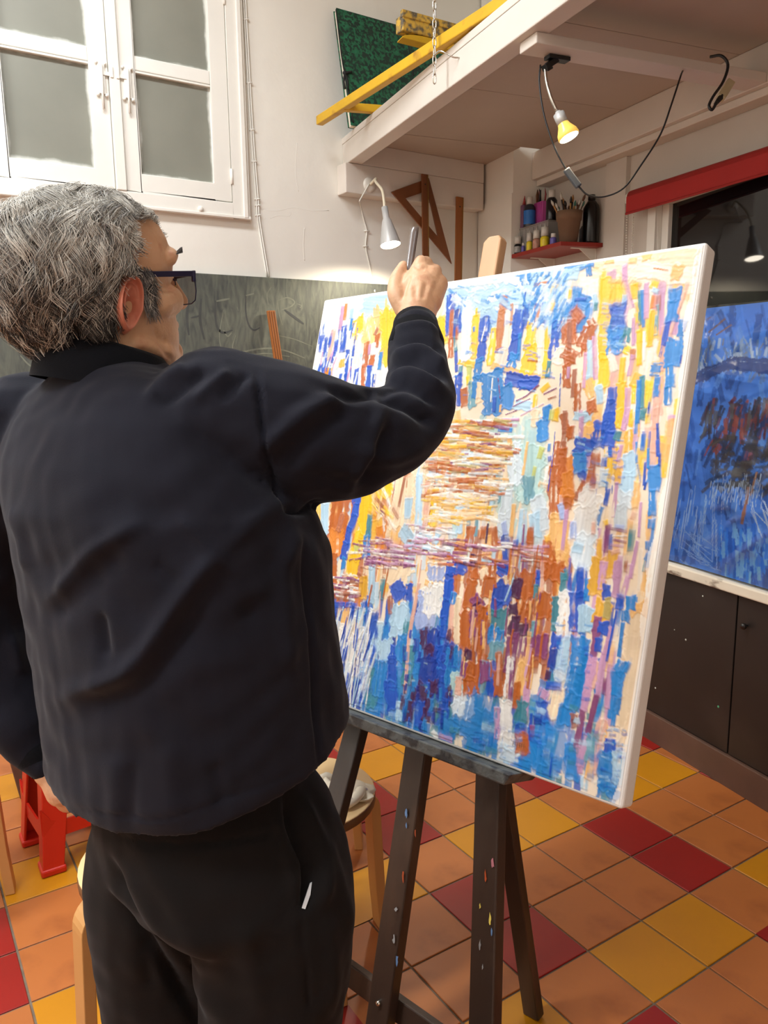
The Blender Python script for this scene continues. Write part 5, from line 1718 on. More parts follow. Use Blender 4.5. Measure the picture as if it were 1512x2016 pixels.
# ================================================================== the paint on the canvas
# palette knife strokes: colour, width and path in thousandths of the canvas
STROKES = [
    ('L', 122, 49, 19, 77, 209), ('l', 65, 160, 22, 249, 37), ('L', 48, 49, 19, 48, 78), ('y', 98, 206, 68, 229, 108), ('y', 37, 142, 65, 152, 92), ('y', 55, 247, 57, 273, 171),
    ('y', 23, 140, 104, 139, 112), ('y', 34, 420, 87, 434, 143), ('v', 17, 78, 22, 81, 86), ('o', 11, 88, 17, 92, 58), ('s', 18, 58, 87, 57, 160), ('v', 16, 76, 129, 67, 166),
    ('b', 21, 96, 80, 104, 141), ('b', 18, 16, 98, 20, 136), ('b', 14, 34, 104, 38, 151), ('b', 12, 51, 103, 51, 127), ('b', 15, 75, 115, 79, 140), ('b', 12, 77, 145, 74, 171),
    ('b', 12, 46, 159, 46, 192), ('b', 12, 30, 175, 23, 207), ('c', 11, 119, 60, 120, 87), ('l', 15, 112, 33, 114, 55), ('w', 23, 88, 162, 97, 225), ('w', 23, 128, 111, 123, 137),
    ('b', 13, 124, 142, 134, 211), ('b', 15, 134, 206, 137, 253), ('b', 9, 144, 133, 146, 157), ('b', 5, 144, 165, 154, 232), ('b', 16, 169, 194, 173, 238), ('c', 14, 245, 157, 247, 195),
    ('b', 11, 114, 205, 113, 231), ('O', 21, 189, 131, 195, 183), ('O', 16, 192, 188, 202, 241), ('O', 18, 222, 110, 222, 136), ('O', 21, 217, 161, 216, 184), ('b', 17, 213, 189, 219, 242),
    ('b', 12, 234, 210, 237, 240), ('w', 17, 213, 130, 215, 158), ('v', 10, 200, 132, 203, 157), ('r', 11, 218, 92, 211, 107), ('y', 20, 68, 187, 69, 227), ('Y', 22, 108, 168, 111, 184),
    ('o', 16, 57, 189, 57, 205), ('b', 8, 73, 198, 78, 235), ('l', 48, 417, 14, 642, 17), ('l', 48, 517, 52, 647, 45), ('L', 26, 404, 4, 640, 8), ('b', 27, 436, 32, 441, 65),
    ('b', 19, 438, 74, 446, 123), ('B', 16, 459, 69, 466, 133), ('b', 12, 474, 77, 476, 121), ('b', 10, 476, 164, 488, 213), ('T', 10, 466, 133, 476, 164), ('O', 12, 446, 70, 455, 132),
    ('O', 16, 456, 136, 464, 176), ('O', 8, 469, 111, 473, 135), ('y', 24, 418, 85, 429, 134), ('y', 23, 517, 90, 527, 179), ('y', 16, 493, 190, 533, 199), ('L', 28, 487, 57, 507, 182),
    ('y', 7, 515, 71, 518, 86), ('c', 7, 516, 113, 518, 122), ('l', 25, 549, 76, 575, 108), ('y', 20, 573, 124, 575, 198), ('b', 28, 543, 99, 546, 139), ('b', 23, 546, 139, 549, 189),
    ('c', 23, 546, 189, 546, 226), ('w', 4, 546, 114, 543, 147), ('R', 24, 584, 53, 589, 82), ('R', 19, 584, 84, 592, 171), ('R', 9, 607, 69, 613, 115), ('P', 14, 601, 83, 609, 164),
    ('P', 27, 606, 172, 603, 204), ('a', 15, 583, 203, 704, 234), ('b', 30, 630, 88, 634, 145), ('b', 28, 631, 145, 632, 185), ('b', 16, 646, 78, 650, 122), ('c', 24, 634, 185, 631, 203),
    ('c', 9, 641, 138, 647, 194), ('y', 25, 667, 120, 667, 167), ('y', 39, 673, 172, 674, 215), ('y', 18, 709, 33, 706, 92), ('y', 15, 714, 182, 716, 232), ('y', 13, 704, 127, 711, 178),
    ('R', 5, 670, 196, 700, 200), ('R', 15, 671, 74, 677, 111), ('i', 23, 689, 76, 690, 122), ('b', 13, 689, 76, 691, 118), ('P', 17, 688, 125, 694, 169), ('P', 9, 694, 169, 704, 226),
    ('R', 10, 658, 33, 689, 33), ('L', 27, 675, 41, 678, 69), ('c', 21, 722, 95, 725, 125), ('b', 22, 724, 121, 728, 191), ('l', 9, 707, 107, 712, 143), ('T', 11, 722, 202, 723, 233),
    ('c', 27, 748, 88, 743, 107), ('c', 14, 622, 8, 626, 29), ('c', 11, 638, 6, 641, 29), ('b', 4, 637, 42, 637, 77), ('c', 10, 646, 15, 658, 9), ('c', 9, 676, 21, 688, 15),
    ('c', 11, 694, 35, 706, 27), ('b', 7, 714, 28, 726, 20), ('c', 12, 729, 24, 740, 16), ('c', 7, 717, 67, 723, 54), ('y', 9, 744, 55, 745, 70), ('a', 6, 723, 41, 725, 46),
    ('P', 24, 743, 180, 741, 201), ('g', 15, 521, 202, 528, 240), ('T', 12, 498, 201, 499, 220), ('b', 23, 496, 222, 504, 286), ('O', 20, 517, 255, 526, 288), ('y', 10, 521, 225, 527, 242),
    ('t', 22, 539, 241, 547, 293), ('c', 27, 549, 226, 555, 272), ('p', 15, 557, 243, 562, 282), ('c', 52, 587, 222, 603, 305), ('b', 31, 627, 233, 697, 247), ('b', 24, 662, 248, 698, 249),
    ('c', 36, 629, 253, 636, 293), ('b', 9, 602, 273, 606, 305), ('w', 4, 589, 232, 594, 283), ('l', 23, 658, 290, 693, 294), ('V', 3, 603, 232, 621, 289), ('a', 7, 621, 291, 622, 305),
    ('V', 4, 659, 282, 680, 272, 706, 250), ('V', 4, 721, 269, 748, 257), ('V', 3, 637, 311, 663, 302), ('V', 3, 652, 294, 690, 278), ('r', 5, 733, 279, 749, 274), ('y', 13, 715, 261, 728, 250),
    ('y', 11, 702, 271, 704, 294), ('v', 4, 674, 313, 724, 289), ('v', 3, 695, 321, 729, 317), ('c', 15, 734, 294, 736, 317), ('y', 10, 760, 300, 758, 321), ('b', 3, 752, 228, 761, 295),
    ('v', 7, 630, 323, 671, 321), ('d', 3, 633, 323, 648, 321), ('p', 60, 884, 21, 981, 23), ('P', 37, 863, 22, 985, 57), ('a', 13, 814, 4, 827, 5), ('a', 12, 861, 10, 876, 12),
    ('a', 20, 891, 6, 901, 5), ('a', 29, 952, 46, 966, 48), ('R', 3, 913, 32, 942, 40), ('c', 20, 719, 4, 781, 4), ('l', 27, 722, 22, 754, 20), ('c', 13, 775, 6, 781, 28),
    ('y', 25, 819, 45, 841, 195), ('y', 27, 843, 52, 848, 94), ('y', 23, 841, 195, 849, 256), ('y', 15, 859, 173, 888, 189), ('y', 12, 880, 203, 883, 247), ('y', 22, 884, 253, 895, 335),
    ('P', 16, 853, 191, 867, 226), ('l', 11, 864, 79, 865, 95), ('b', 35, 853, 98, 860, 155), ('c', 33, 857, 151, 860, 184), ('T', 19, 881, 147, 878, 167), ('a', 10, 825, 46, 853, 50),
    ('a', 9, 877, 56, 892, 62), ('y', 16, 880, 61, 884, 85), ('y', 12, 888, 98, 902, 151), ('y', 11, 904, 151, 914, 216), ('v', 12, 854, 19, 859, 48), ('v', 10, 859, 48, 883, 105),
    ('v', 8, 889, 126, 896, 178), ('R', 12, 897, 188, 899, 204), ('v', 10, 899, 198, 897, 237), ('y', 16, 916, 64, 923, 67), ('y', 14, 924, 117, 928, 180), ('T', 8, 892, 74, 904, 139),
    ('c', 8, 898, 73, 911, 144), ('w', 6, 914, 154, 922, 209), ('v', 11, 904, 60, 914, 128), ('l', 11, 918, 74, 928, 79), ('o', 12, 923, 86, 923, 109), ('r', 9, 931, 87, 935, 114),
    ('t', 8, 932, 106, 937, 161), ('s', 8, 982, 69, 959, 178), ('s', 9, 950, 147, 959, 230), ('c', 28, 961, 82, 963, 94), ('c', 25, 961, 105, 962, 134), ('b', 12, 957, 140, 955, 182),
    ('b', 6, 954, 186, 951, 203), ('c', 17, 985, 140, 983, 165), ('c', 30, 975, 176, 976, 217), ('c', 20, 974, 221, 978, 259), ('c', 15, 975, 263, 979, 291), ('b', 5, 987, 144, 989, 158),
    ('b', 4, 991, 203, 991, 218), ('c', 21, 941, 227, 953, 228), ('Y', 21, 917, 236, 909, 257), ('s', 11, 956, 259, 963, 335), ('y', 18, 939, 250, 938, 297), ('T', 12, 924, 242, 931, 296),
    ('c', 10, 919, 248, 928, 327), ('c', 13, 953, 243, 955, 278), ('b', 5, 945, 289, 946, 314), ('T', 12, 937, 302, 936, 320), ('y', 9, 911, 257, 914, 289), ('y', 8, 912, 304, 916, 333),
    ('v', 12, 899, 261, 908, 331), ('c', 26, 745, 87, 746, 104), ('c', 29, 764, 76, 786, 87), ('c', 18, 794, 92, 793, 113), ('c', 22, 782, 116, 777, 141), ('l', 12, 799, 72, 806, 89),
    ('b', 8, 759, 76, 782, 78), ('T', 9, 806, 89, 807, 102), ('O', 23, 762, 101, 775, 115), ('O', 16, 799, 122, 804, 131), ('O', 31, 800, 140, 794, 171), ('O', 16, 794, 171, 795, 190),
    ('O', 23, 747, 121, 752, 160), ('O', 24, 757, 126, 765, 161), ('r', 11, 754, 124, 763, 182), ('O', 27, 753, 183, 778, 195), ('O', 24, 764, 194, 769, 209), ('O', 20, 762, 211, 770, 253),
    ('v', 8, 768, 216, 770, 237), ('r', 11, 782, 222, 787, 274), ('O', 15, 794, 250, 801, 308), ('a', 18, 812, 238, 826, 275), ('O', 19, 828, 287, 833, 304), ('O', 17, 773, 312, 782, 336),
    ('l', 15, 806, 164, 818, 238), ('v', 10, 813, 156, 830, 241), ('v', 8, 800, 188, 808, 258), ('l', 18, 838, 255, 850, 288), ('P', 12, 858, 276, 867, 316), ('b', 18, 868, 260, 873, 288),
    ('b', 25, 871, 288, 872, 335), ('b', 18, 851, 334, 868, 336), ('l', 20, 800, 314, 831, 316), ('v', 9, 809, 303, 815, 336), ('q', 113, 680, 345, 705, 479), ('q', 64, 711, 393, 725, 468),
    ('L', 35, 670, 378, 689, 451), ('a', 13, 656, 363, 661, 375), ('a', 7, 701, 370, 703, 435), ('g', 13, 737, 380, 734, 399), ('g', 9, 728, 419, 726, 475), ('t', 25, 715, 442, 728, 487),
    ('t', 23, 636, 415, 651, 493), ('p', 13, 655, 418, 665, 457), ('d', 8, 549, 353, 593, 349), ('V', 5, 595, 350, 631, 354), ('v', 6, 592, 336, 669, 334), ('v', 6, 621, 322, 671, 322),
    ('c', 10, 627, 344, 657, 344), ('p', 19, 708, 304, 711, 333), ('c', 27, 729, 327, 735, 361), ('c', 21, 734, 297, 736, 318), ('y', 15, 754, 302, 756, 321), ('g', 11, 746, 302, 747, 321),
    ('b', 9, 757, 397, 759, 404), ('c', 8, 752, 372, 753, 384), ('w', 8, 756, 419, 757, 458), ('a', 11, 745, 452, 761, 456), ('O', 27, 776, 368, 779, 442), ('O', 30, 774, 416, 788, 515),
    ('o', 30, 796, 401, 808, 481), ('O', 17, 790, 342, 796, 356), ('r', 12, 782, 344, 782, 390), ('s', 10, 796, 472, 800, 490), ('O', 22, 811, 462, 812, 495), ('a', 36, 796, 518, 806, 586),
    ('v', 12, 812, 502, 819, 570), ('O', 30, 785, 570, 791, 624), ('Y', 12, 778, 553, 784, 563), ('O', 35, 814, 585, 820, 627), ('i', 14, 798, 492, 808, 513), ('b', 2, 760, 346, 766, 417),
    ('b', 2, 765, 421, 766, 465), ('L', 27, 673, 477, 677, 520), ('L', 31, 673, 524, 683, 563), ('i', 13, 676, 539, 684, 559), ('L', 32, 745, 485, 758, 514), ('l', 27, 744, 514, 755, 555),
    ('L', 20, 763, 503, 771, 539), ('l', 13, 714, 507, 720, 582), ('a', 11, 693, 499, 698, 561), ('t', 9, 604, 506, 612, 571), ('t', 12, 584, 514, 590, 557), ('l', 22, 560, 520, 567, 564),
    ('r', 7, 619, 461, 619, 533), ('r', 7, 629, 475, 631, 533), ('O', 22, 597, 557, 598, 596), ('O', 25, 651, 551, 663, 589), ('O', 14, 628, 551, 629, 573), ('a', 14, 645, 571, 653, 609),
    ('d', 6, 638, 543, 641, 583), ('B', 20, 684, 567, 689, 582), ('b', 15, 687, 586, 694, 611), ('b', 13, 711, 570, 715, 582), ('V', 4, 724, 536, 729, 573), ('b', 6, 728, 573, 728, 581),
    ('O', 15, 741, 544, 743, 568), ('O', 16, 756, 592, 785, 592), ('d', 7, 612, 594, 639, 596), ('d', 5, 646, 596, 668, 595), ('V', 8, 560, 613, 598, 610), ('d', 5, 608, 611, 625, 611),
    ('v', 10, 560, 625, 601, 624), ('w', 7, 585, 630, 622, 621), ('l', 9, 638, 619, 661, 618), ('r', 6, 605, 633, 636, 629), ('V', 4, 705, 599, 751, 600), ('V', 4, 687, 622, 723, 624),
    ('r', 7, 747, 612, 779, 615), ('V', 5, 512, 569, 541, 574), ('V', 5, 556, 585, 593, 583), ('b', 30, 563, 641, 596, 644), ('b', 15, 683, 624, 710, 634), ('O', 21, 622, 644, 627, 657),
    ('p', 22, 645, 639, 652, 654), ('O', 14, 665, 623, 666, 652), ('b', 14, 769, 629, 772, 636), ('V', 4, 734, 591, 739, 641), ('l', 4, 727, 600, 727, 643), ('l', 26, 138, 546, 167, 633),
    ('w', 13, 181, 646, 205, 717), ('O', 69, 194, 525, 201, 606), ('o', 49, 199, 611, 204, 657), ('r', 20, 207, 564, 203, 601), ('O', 26, 202, 664, 224, 764), ('O', 36, 249, 760, 272, 763),
    ('y', 43, 277, 521, 293, 601), ('y', 40, 282, 609, 269, 658), ('y', 47, 269, 658, 273, 702), ('y', 37, 328, 466, 343, 503), ('Y', 41, 326, 571, 340, 631), ('o', 32, 343, 582, 350, 626),
    ('g', 18, 272, 630, 278, 643), ('b', 32, 246, 496, 247, 526), ('b', 22, 249, 535, 251, 558), ('b', 25, 250, 565, 243, 593), ('b', 19, 240, 593, 240, 630), ('b', 26, 239, 632, 238, 664),
    ('c', 16, 239, 666, 241, 689), ('T', 18, 301, 558, 306, 604), ('c', 24, 303, 609, 311, 650), ('p', 62, 390, 467, 397, 564), ('p', 54, 445, 464, 460, 558), ('y', 7, 296, 484, 329, 522, 365, 550),
    ('V', 7, 307, 476, 322, 489), ('w', 8, 321, 484, 344, 507, 358, 530), ('r', 10, 309, 512, 337, 530), ('d', 2, 305, 524, 350, 560), ('y', 7, 333, 539, 375, 555), ('w', 6, 361, 556, 388, 584),
    ('w', 5, 316, 541, 337, 556), ('y', 6, 300, 528, 332, 548), ('r', 10, 370, 534, 389, 552), ('w', 5, 342, 556, 355, 588), ('O', 7, 343, 556, 364, 571), ('V', 5, 330, 539, 347, 547),
    ('Y', 7, 291, 543, 319, 554), ('r', 9, 389, 460, 386, 526), ('s', 16, 459, 463, 472, 561), ('l', 19, 431, 449, 453, 563), ('l', 35, 410, 580, 453, 613), ('l', 22, 413, 509, 417, 549),
    ('V', 2, 361, 453, 363, 501), ('O', 3, 479, 419, 480, 560), ('y', 26, 493, 509, 493, 559), ('Y', 8, 505, 518, 543, 517), ('y', 8, 505, 541, 538, 540), ('w', 5, 494, 530, 550, 527),
    ('w', 6, 485, 499, 546, 505), ('w', 7, 456, 452, 492, 457), ('w', 6, 497, 467, 526, 484), ('p', 67, 421, 668, 412, 691), ('V', 13, 376, 620, 432, 618), ('d', 8, 373, 623, 397, 624),
    ('V', 8, 390, 634, 451, 628), ('V', 6, 387, 645, 456, 640), ('V', 5, 395, 653, 451, 652), ('V', 5, 399, 661, 449, 656), ('r', 9, 338, 636, 372, 632), ('V', 5, 317, 652, 365, 650),
    ('V', 5, 308, 664, 360, 666), ('r', 6, 299, 679, 336, 680), ('r', 9, 294, 695, 323, 700), ('l', 25, 504, 587, 515, 590), ('L', 16, 468, 607, 517, 614), ('V', 8, 458, 571, 473, 568),
    ('V', 10, 487, 568, 516, 569), ('V', 6, 449, 580, 488, 574), ('V', 5, 457, 592, 479, 594), ('V', 5, 454, 605, 483, 601), ('r', 8, 484, 593, 500, 593), ('V', 4, 457, 619, 492, 617),
    ('r', 13, 527, 588, 532, 622), ('w', 5, 453, 588, 477, 588), ('V', 4, 493, 623, 550, 624), ('o', 24, 301, 738, 312, 772), ('Y', 27, 315, 705, 322, 748), ('w', 7, 238, 716, 302, 716),
    ('w', 6, 271, 730, 302, 731), ('V', 7, 249, 722, 272, 721), ('V', 8, 240, 737, 272, 734), ('V', 9, 240, 748, 274, 745), ('w', 5, 277, 742, 302, 743), ('w', 7, 239, 705, 273, 702),
    ('r', 9, 237, 762, 278, 760), ('a', 34, 269, 788, 274, 823), ('l', 26, 310, 788, 331, 788), ('b', 16, 232, 781, 266, 777), ('b', 13, 275, 774, 306, 771), ('b', 15, 297, 774, 296, 810),
    ('b', 22, 331, 760, 335, 766), ('B', 12, 238, 794, 244, 806), ('l', 21, 335, 674, 351, 756), ('O', 6, 345, 716, 344, 766), ('T', 17, 377, 703, 379, 739), ('b', 43, 418, 707, 434, 726),
    ('b', 22, 456, 701, 457, 730), ('c', 19, 467, 737, 473, 777), ('r', 17, 405, 735, 415, 767), ('s', 4, 374, 727, 384, 785), ('O', 4, 387, 656, 385, 738), ('i', 46, 523, 654, 525, 674),
    ('w', 46, 526, 690, 523, 727), ('a', 17, 501, 686, 515, 690), ('i', 20, 495, 720, 520, 773), ('s', 4, 478, 640, 485, 783), ('b', 25, 560, 633, 562, 655), ('b', 22, 560, 661, 563, 709),
    ('c', 20, 564, 716, 567, 766), ('p', 15, 584, 715, 592, 763), ('b', 16, 490, 758, 494, 786), ('a', 27, 829, 336, 833, 362), ('l', 17, 807, 314, 822, 316), ('v', 11, 814, 318, 819, 365),
    ('O', 18, 830, 301, 833, 304), ('b', 28, 870, 308, 873, 344), ('b', 30, 855, 331, 857, 368), ('b', 23, 879, 348, 878, 367), ('T', 14, 894, 347, 892, 357), ('O', 22, 783, 383, 795, 451),
    ('b', 33, 813, 371, 845, 377), ('c', 29, 822, 392, 828, 419), ('b', 17, 831, 426, 840, 435), ('b', 9, 882, 375, 885, 390), ('L', 19, 877, 420, 879, 446), ('b', 12, 874, 395, 875, 410),
    ('O', 19, 855, 388, 857, 408), ('O', 19, 851, 415, 856, 454), ('O', 26, 844, 445, 834, 476), ('r', 11, 830, 463, 831, 478), ('o', 25, 803, 431, 811, 467), ('O', 15, 794, 338, 793, 354),
    ('r', 11, 775, 304, 781, 349), ('y', 17, 890, 303, 894, 334), ('Y', 18, 914, 344, 919, 379), ('v', 12, 905, 301, 903, 339), ('y', 10, 915, 308, 915, 331), ('v', 9, 903, 370, 902, 399),
    ('y', 7, 894, 369, 897, 377), ('c', 7, 924, 303, 928, 347), ('T', 13, 936, 305, 937, 316), ('y', 10, 946, 311, 947, 327), ('s', 13, 959, 302, 966, 378), ('b', 6, 966, 329, 971, 356),
    ('b', 8, 971, 359, 976, 387), ('c', 10, 943, 350, 945, 375), ('b', 5, 942, 343, 946, 375), ('b', 6, 954, 343, 956, 375), ('c', 6, 956, 375, 961, 410), ('c', 5, 932, 363, 938, 401),
    ('c', 3, 940, 404, 951, 435), ('c', 23, 972, 409, 978, 446), ('c', 17, 976, 450, 981, 493), ('c', 14, 982, 502, 983, 517), ('b', 6, 978, 384, 981, 404), ('b', 6, 954, 400, 958, 441),
    ('b', 5, 961, 436, 960, 449), ('c', 9, 980, 542, 982, 554), ('c', 9, 984, 564, 982, 573), ('t', 6, 982, 576, 981, 595), ('l', 24, 921, 389, 929, 421), ('l', 30, 926, 424, 930, 459),
    ('a', 15, 945, 439, 947, 481), ('L', 30, 924, 459, 927, 482), ('L', 25, 921, 485, 925, 517), ('Y', 15, 903, 415, 907, 438), ('v', 8, 906, 441, 909, 502), ('s', 11, 949, 492, 945, 504),
    ('v', 6, 957, 473, 963, 535), ('i', 9, 917, 521, 932, 521), ('V', 6, 907, 525, 940, 528), ('w', 3, 913, 539, 941, 536), ('V', 6, 916, 545, 941, 547), ('v', 5, 912, 555, 937, 555),
    ('Y', 25, 920, 571, 921, 611), ('s', 10, 918, 569, 930, 564), ('V', 10, 901, 519, 905, 570), ('v', 10, 905, 573, 907, 616), ('v', 10, 935, 573, 935, 612), ('T', 13, 949, 524, 951, 561),
    ('v', 8, 962, 544, 959, 609), ('r', 8, 946, 581, 948, 599), ('a', 27, 808, 527, 821, 601), ('v', 9, 813, 501, 817, 574), ('w', 47, 864, 464, 851, 489), ('w', 53, 854, 494, 855, 547),
    ('L', 46, 861, 551, 860, 595), ('l', 18, 841, 568, 856, 570), ('i', 11, 801, 494, 806, 517), ('i', 14, 831, 523, 836, 549), ('s', 10, 872, 520, 875, 536), ('y', 12, 895, 512, 898, 519),
    ('Y', 12, 889, 551, 895, 587), ('b', 4, 887, 439, 887, 455), ('b', 10, 891, 455, 890, 481), ('b', 2, 898, 445, 899, 460), ('b', 10, 864, 608, 866, 622), ('b', 7, 828, 608, 829, 614),
    ('T', 18, 828, 619, 830, 628), ('c', 162, 443, 900, 459, 967), ('c', 98, 377, 928, 394, 972), ('l', 62, 443, 757, 453, 803), ('l', 39, 383, 807, 383, 866), ('l', 44, 415, 835, 424, 871),
    ('l', 40, 443, 757, 443, 786), ('w', 21, 272, 826, 270, 864), ('w', 28, 311, 841, 319, 929), ('w', 20, 335, 821, 342, 924), ('L', 17, 354, 773, 351, 887), ('w', 14, 314, 925, 318, 969),
    ('O', 9, 298, 844, 296, 924), ('b', 36, 357, 782, 372, 834), ('b', 36, 373, 853, 381, 915), ('B', 61, 341, 963, 350, 986), ('b', 36, 368, 918, 379, 976), ('T', 36, 389, 908, 402, 977),
    ('c', 38, 414, 883, 417, 954), ('L', 5, 354, 828, 359, 910), ('w', 4, 334, 861, 335, 940), ('d', 3, 333, 871, 336, 915), ('B', 7, 302, 863, 298, 904), ('L', 5, 311, 856, 309, 947),
    ('b', 28, 442, 867, 455, 921), ('b', 40, 450, 927, 464, 961), ('b', 19, 440, 842, 441, 863), ('c', 31, 462, 816, 467, 862), ('T', 33, 485, 835, 495, 907), ('T', 24, 470, 781, 471, 800),
    ('c', 24, 488, 764, 501, 808), ('s', 11, 482, 692, 480, 812), ('s', 10, 480, 812, 494, 930), ('i', 47, 509, 718, 517, 772), ('w', 47, 522, 697, 530, 747), ('d', 32, 521, 790, 531, 820),
    ('B', 34, 545, 790, 554, 834), ('d', 28, 537, 824, 548, 844), ('B', 46, 534, 852, 546, 890), ('B', 34, 577, 847, 584, 881), ('b', 53, 584, 814, 598, 864), ('b', 41, 590, 866, 597, 914),
    ('c', 44, 605, 818, 616, 882), ('q', 35, 622, 859, 628, 901), ('d', 26, 563, 891, 571, 911), ('d', 58, 527, 913, 536, 929), ('d', 30, 511, 949, 514, 980), ('d', 25, 561, 932, 562, 967),
    ('b', 29, 539, 942, 548, 985), ('b', 28, 599, 922, 601, 935), ('d', 11, 575, 944, 600, 942), ('B', 17, 554, 983, 556, 994), ('c', 64, 645, 945, 706, 945), ('c', 51, 608, 968, 637, 975),
    ('L', 47, 650, 902, 650, 930), ('w', 15, 585, 990, 598, 997), ('v', 11, 602, 992, 636, 993), ('l', 18, 484, 956, 489, 990), ('b', 25, 564, 675, 569, 713), ('b', 22, 565, 720, 565, 750),
    ('b', 17, 566, 754, 571, 789), ('p', 19, 594, 708, 609, 795), ('s', 14, 582, 722, 587, 773), ('c', 17, 581, 699, 581, 717), ('O', 32, 622, 672, 622, 713), ('O', 29, 618, 733, 632, 804),
    ('V', 27, 636, 701, 649, 712), ('d', 23, 644, 715, 649, 724), ('V', 24, 642, 731, 648, 774), ('O', 34, 661, 719, 670, 765), ('O', 16, 662, 776, 671, 822), ('d', 16, 641, 806, 642, 824),
    ('V', 24, 638, 833, 640, 866), ('O', 33, 660, 835, 660, 859), ('O', 37, 655, 864, 663, 886), ('s', 19, 629, 868, 632, 896), ('V', 23, 682, 823, 691, 856), ('c', 93, 704, 911, 702, 974),
    ('c', 112, 847, 925, 869, 960), ('c', 44, 807, 946, 834, 976), ('O', 31, 664, 656, 664, 687), ('O', 28, 666, 715, 673, 766), ('b', 31, 686, 629, 703, 635), ('p', 32, 694, 651, 698, 658),
    ('b', 45, 700, 668, 698, 692), ('b', 33, 691, 701, 688, 719), ('T', 42, 698, 720, 701, 750), ('c', 47, 699, 760, 698, 771), ('t', 38, 706, 779, 709, 809), ('O', 18, 712, 796, 725, 831),
    ('O', 32, 722, 831, 733, 874), ('O', 51, 750, 638, 756, 670), ('O', 34, 762, 699, 760, 719), ('O', 30, 796, 668, 797, 705), ('O', 43, 807, 608, 808, 632), ('d', 26, 729, 649, 732, 679),
    ('d', 20, 729, 697, 732, 714), ('d', 26, 740, 722, 737, 753), ('V', 17, 733, 764, 739, 827), ('V', 14, 748, 751, 748, 825), ('d', 23, 762, 733, 765, 748), ('r', 35, 802, 750, 806, 788),
    ('V', 27, 805, 749, 807, 778), ('V', 22, 778, 755, 780, 767), ('t', 16, 781, 725, 779, 745), ('a', 25, 776, 807, 778, 862), ('O', 17, 766, 846, 771, 889), ('v', 14, 780, 769, 794, 907),
    ('w', 17, 743, 802, 748, 875), ('V', 11, 750, 825, 756, 887), ('w', 29, 748, 890, 759, 946), ('w', 35, 757, 951, 762, 964), ('L', 32, 763, 983, 786, 986), ('v', 15, 730, 904, 740, 956),
    ('l', 4, 728, 611, 708, 693), ('b', 11, 773, 622, 776, 652), ('T', 11, 773, 652, 776, 679), ('T', 16, 828, 622, 832, 658), ('T', 24, 823, 671, 830, 725), ('w', 31, 840, 659, 848, 736),
    ('l', 28, 849, 741, 852, 802), ('L', 24, 849, 802, 854, 815), ('p', 33, 852, 837, 850, 884), ('b', 24, 833, 739, 833, 758), ('B', 18, 832, 768, 832, 796), ('d', 13, 828, 807, 828, 821),
    ('b', 16, 830, 833, 856, 829), ('v', 20, 827, 845, 824, 856), ('b', 23, 863, 607, 871, 656), ('b', 31, 863, 657, 871, 717), ('c', 13, 879, 626, 882, 661), ('l', 23, 877, 674, 887, 719),
    ('l', 22, 895, 680, 898, 712), ('c', 40, 883, 743, 888, 784), ('c', 35, 888, 788, 890, 830), ('c', 31, 889, 839, 883, 859), ('c', 30, 876, 868, 875, 889), ('b', 29, 826, 869, 831, 897),
    ('B', 16, 820, 895, 822, 906), ('T', 30, 784, 880, 785, 919), ('b', 22, 786, 923, 789, 939), ('O', 33, 795, 942, 799, 961), ('b', 8, 806, 894, 812, 940), ('V', 11, 812, 914, 816, 932),
    ('c', 8, 834, 943, 838, 998), ('c', 6, 844, 940, 847, 988), ('b', 5, 862, 953, 864, 994), ('c', 30, 899, 928, 908, 980), ('l', 15, 930, 975, 933, 992), ('p', 67, 994, 680, 1005, 853),
    ('p', 32, 1005, 853, 996, 899), ('a', 17, 941, 731, 943, 776), ('a', 30, 983, 653, 985, 666), ('Y', 32, 895, 589, 899, 642), ('Y', 34, 918, 667, 915, 690), ('v', 15, 905, 590, 906, 636),
    ('s', 22, 916, 775, 917, 809), ('V', 15, 910, 691, 912, 765), ('v', 17, 912, 765, 910, 857), ('V', 15, 908, 862, 909, 925), ('v', 12, 911, 925, 921, 967), ('v', 14, 932, 751, 932, 828),
    ('V', 12, 930, 829, 924, 898), ('v', 14, 925, 902, 919, 956), ('v', 17, 932, 586, 937, 645), ('v', 12, 956, 588, 951, 643), ('v', 12, 939, 704, 934, 751), ('v', 12, 947, 770, 952, 841),
    ('V', 9, 941, 794, 943, 821), ('b', 19, 917, 632, 920, 650), ('k', 14, 923, 654, 926, 686), ('b', 17, 946, 646, 947, 664), ('c', 19, 965, 643, 968, 663), ('c', 21, 959, 669, 962, 686),
    ('c', 9, 958, 691, 960, 750), ('b', 22, 923, 698, 923, 714), ('b', 15, 918, 727, 919, 749), ('b', 5, 943, 672, 939, 763), ('c', 24, 969, 761, 962, 776), ('c', 26, 963, 780, 966, 815),
    ('c', 14, 970, 825, 969, 846), ('c', 9, 968, 850, 968, 870), ('c', 9, 981, 758, 976, 773), ('r', 18, 893, 873, 898, 890), ('d', 8, 892, 880, 895, 886), ('b', 5, 916, 880, 916, 910),
    ('s', 20, 949, 869, 944, 897), ('t', 21, 935, 902, 936, 940), ('s', 14, 948, 909, 952, 961), ('a', 14, 938, 948, 937, 971), ('b', 23, 968, 899, 971, 920), ('c', 40, 966, 930, 975, 971),
    ('l', 25, 987, 915, 992, 961), ('c', 24, 984, 982, 992, 988),
]

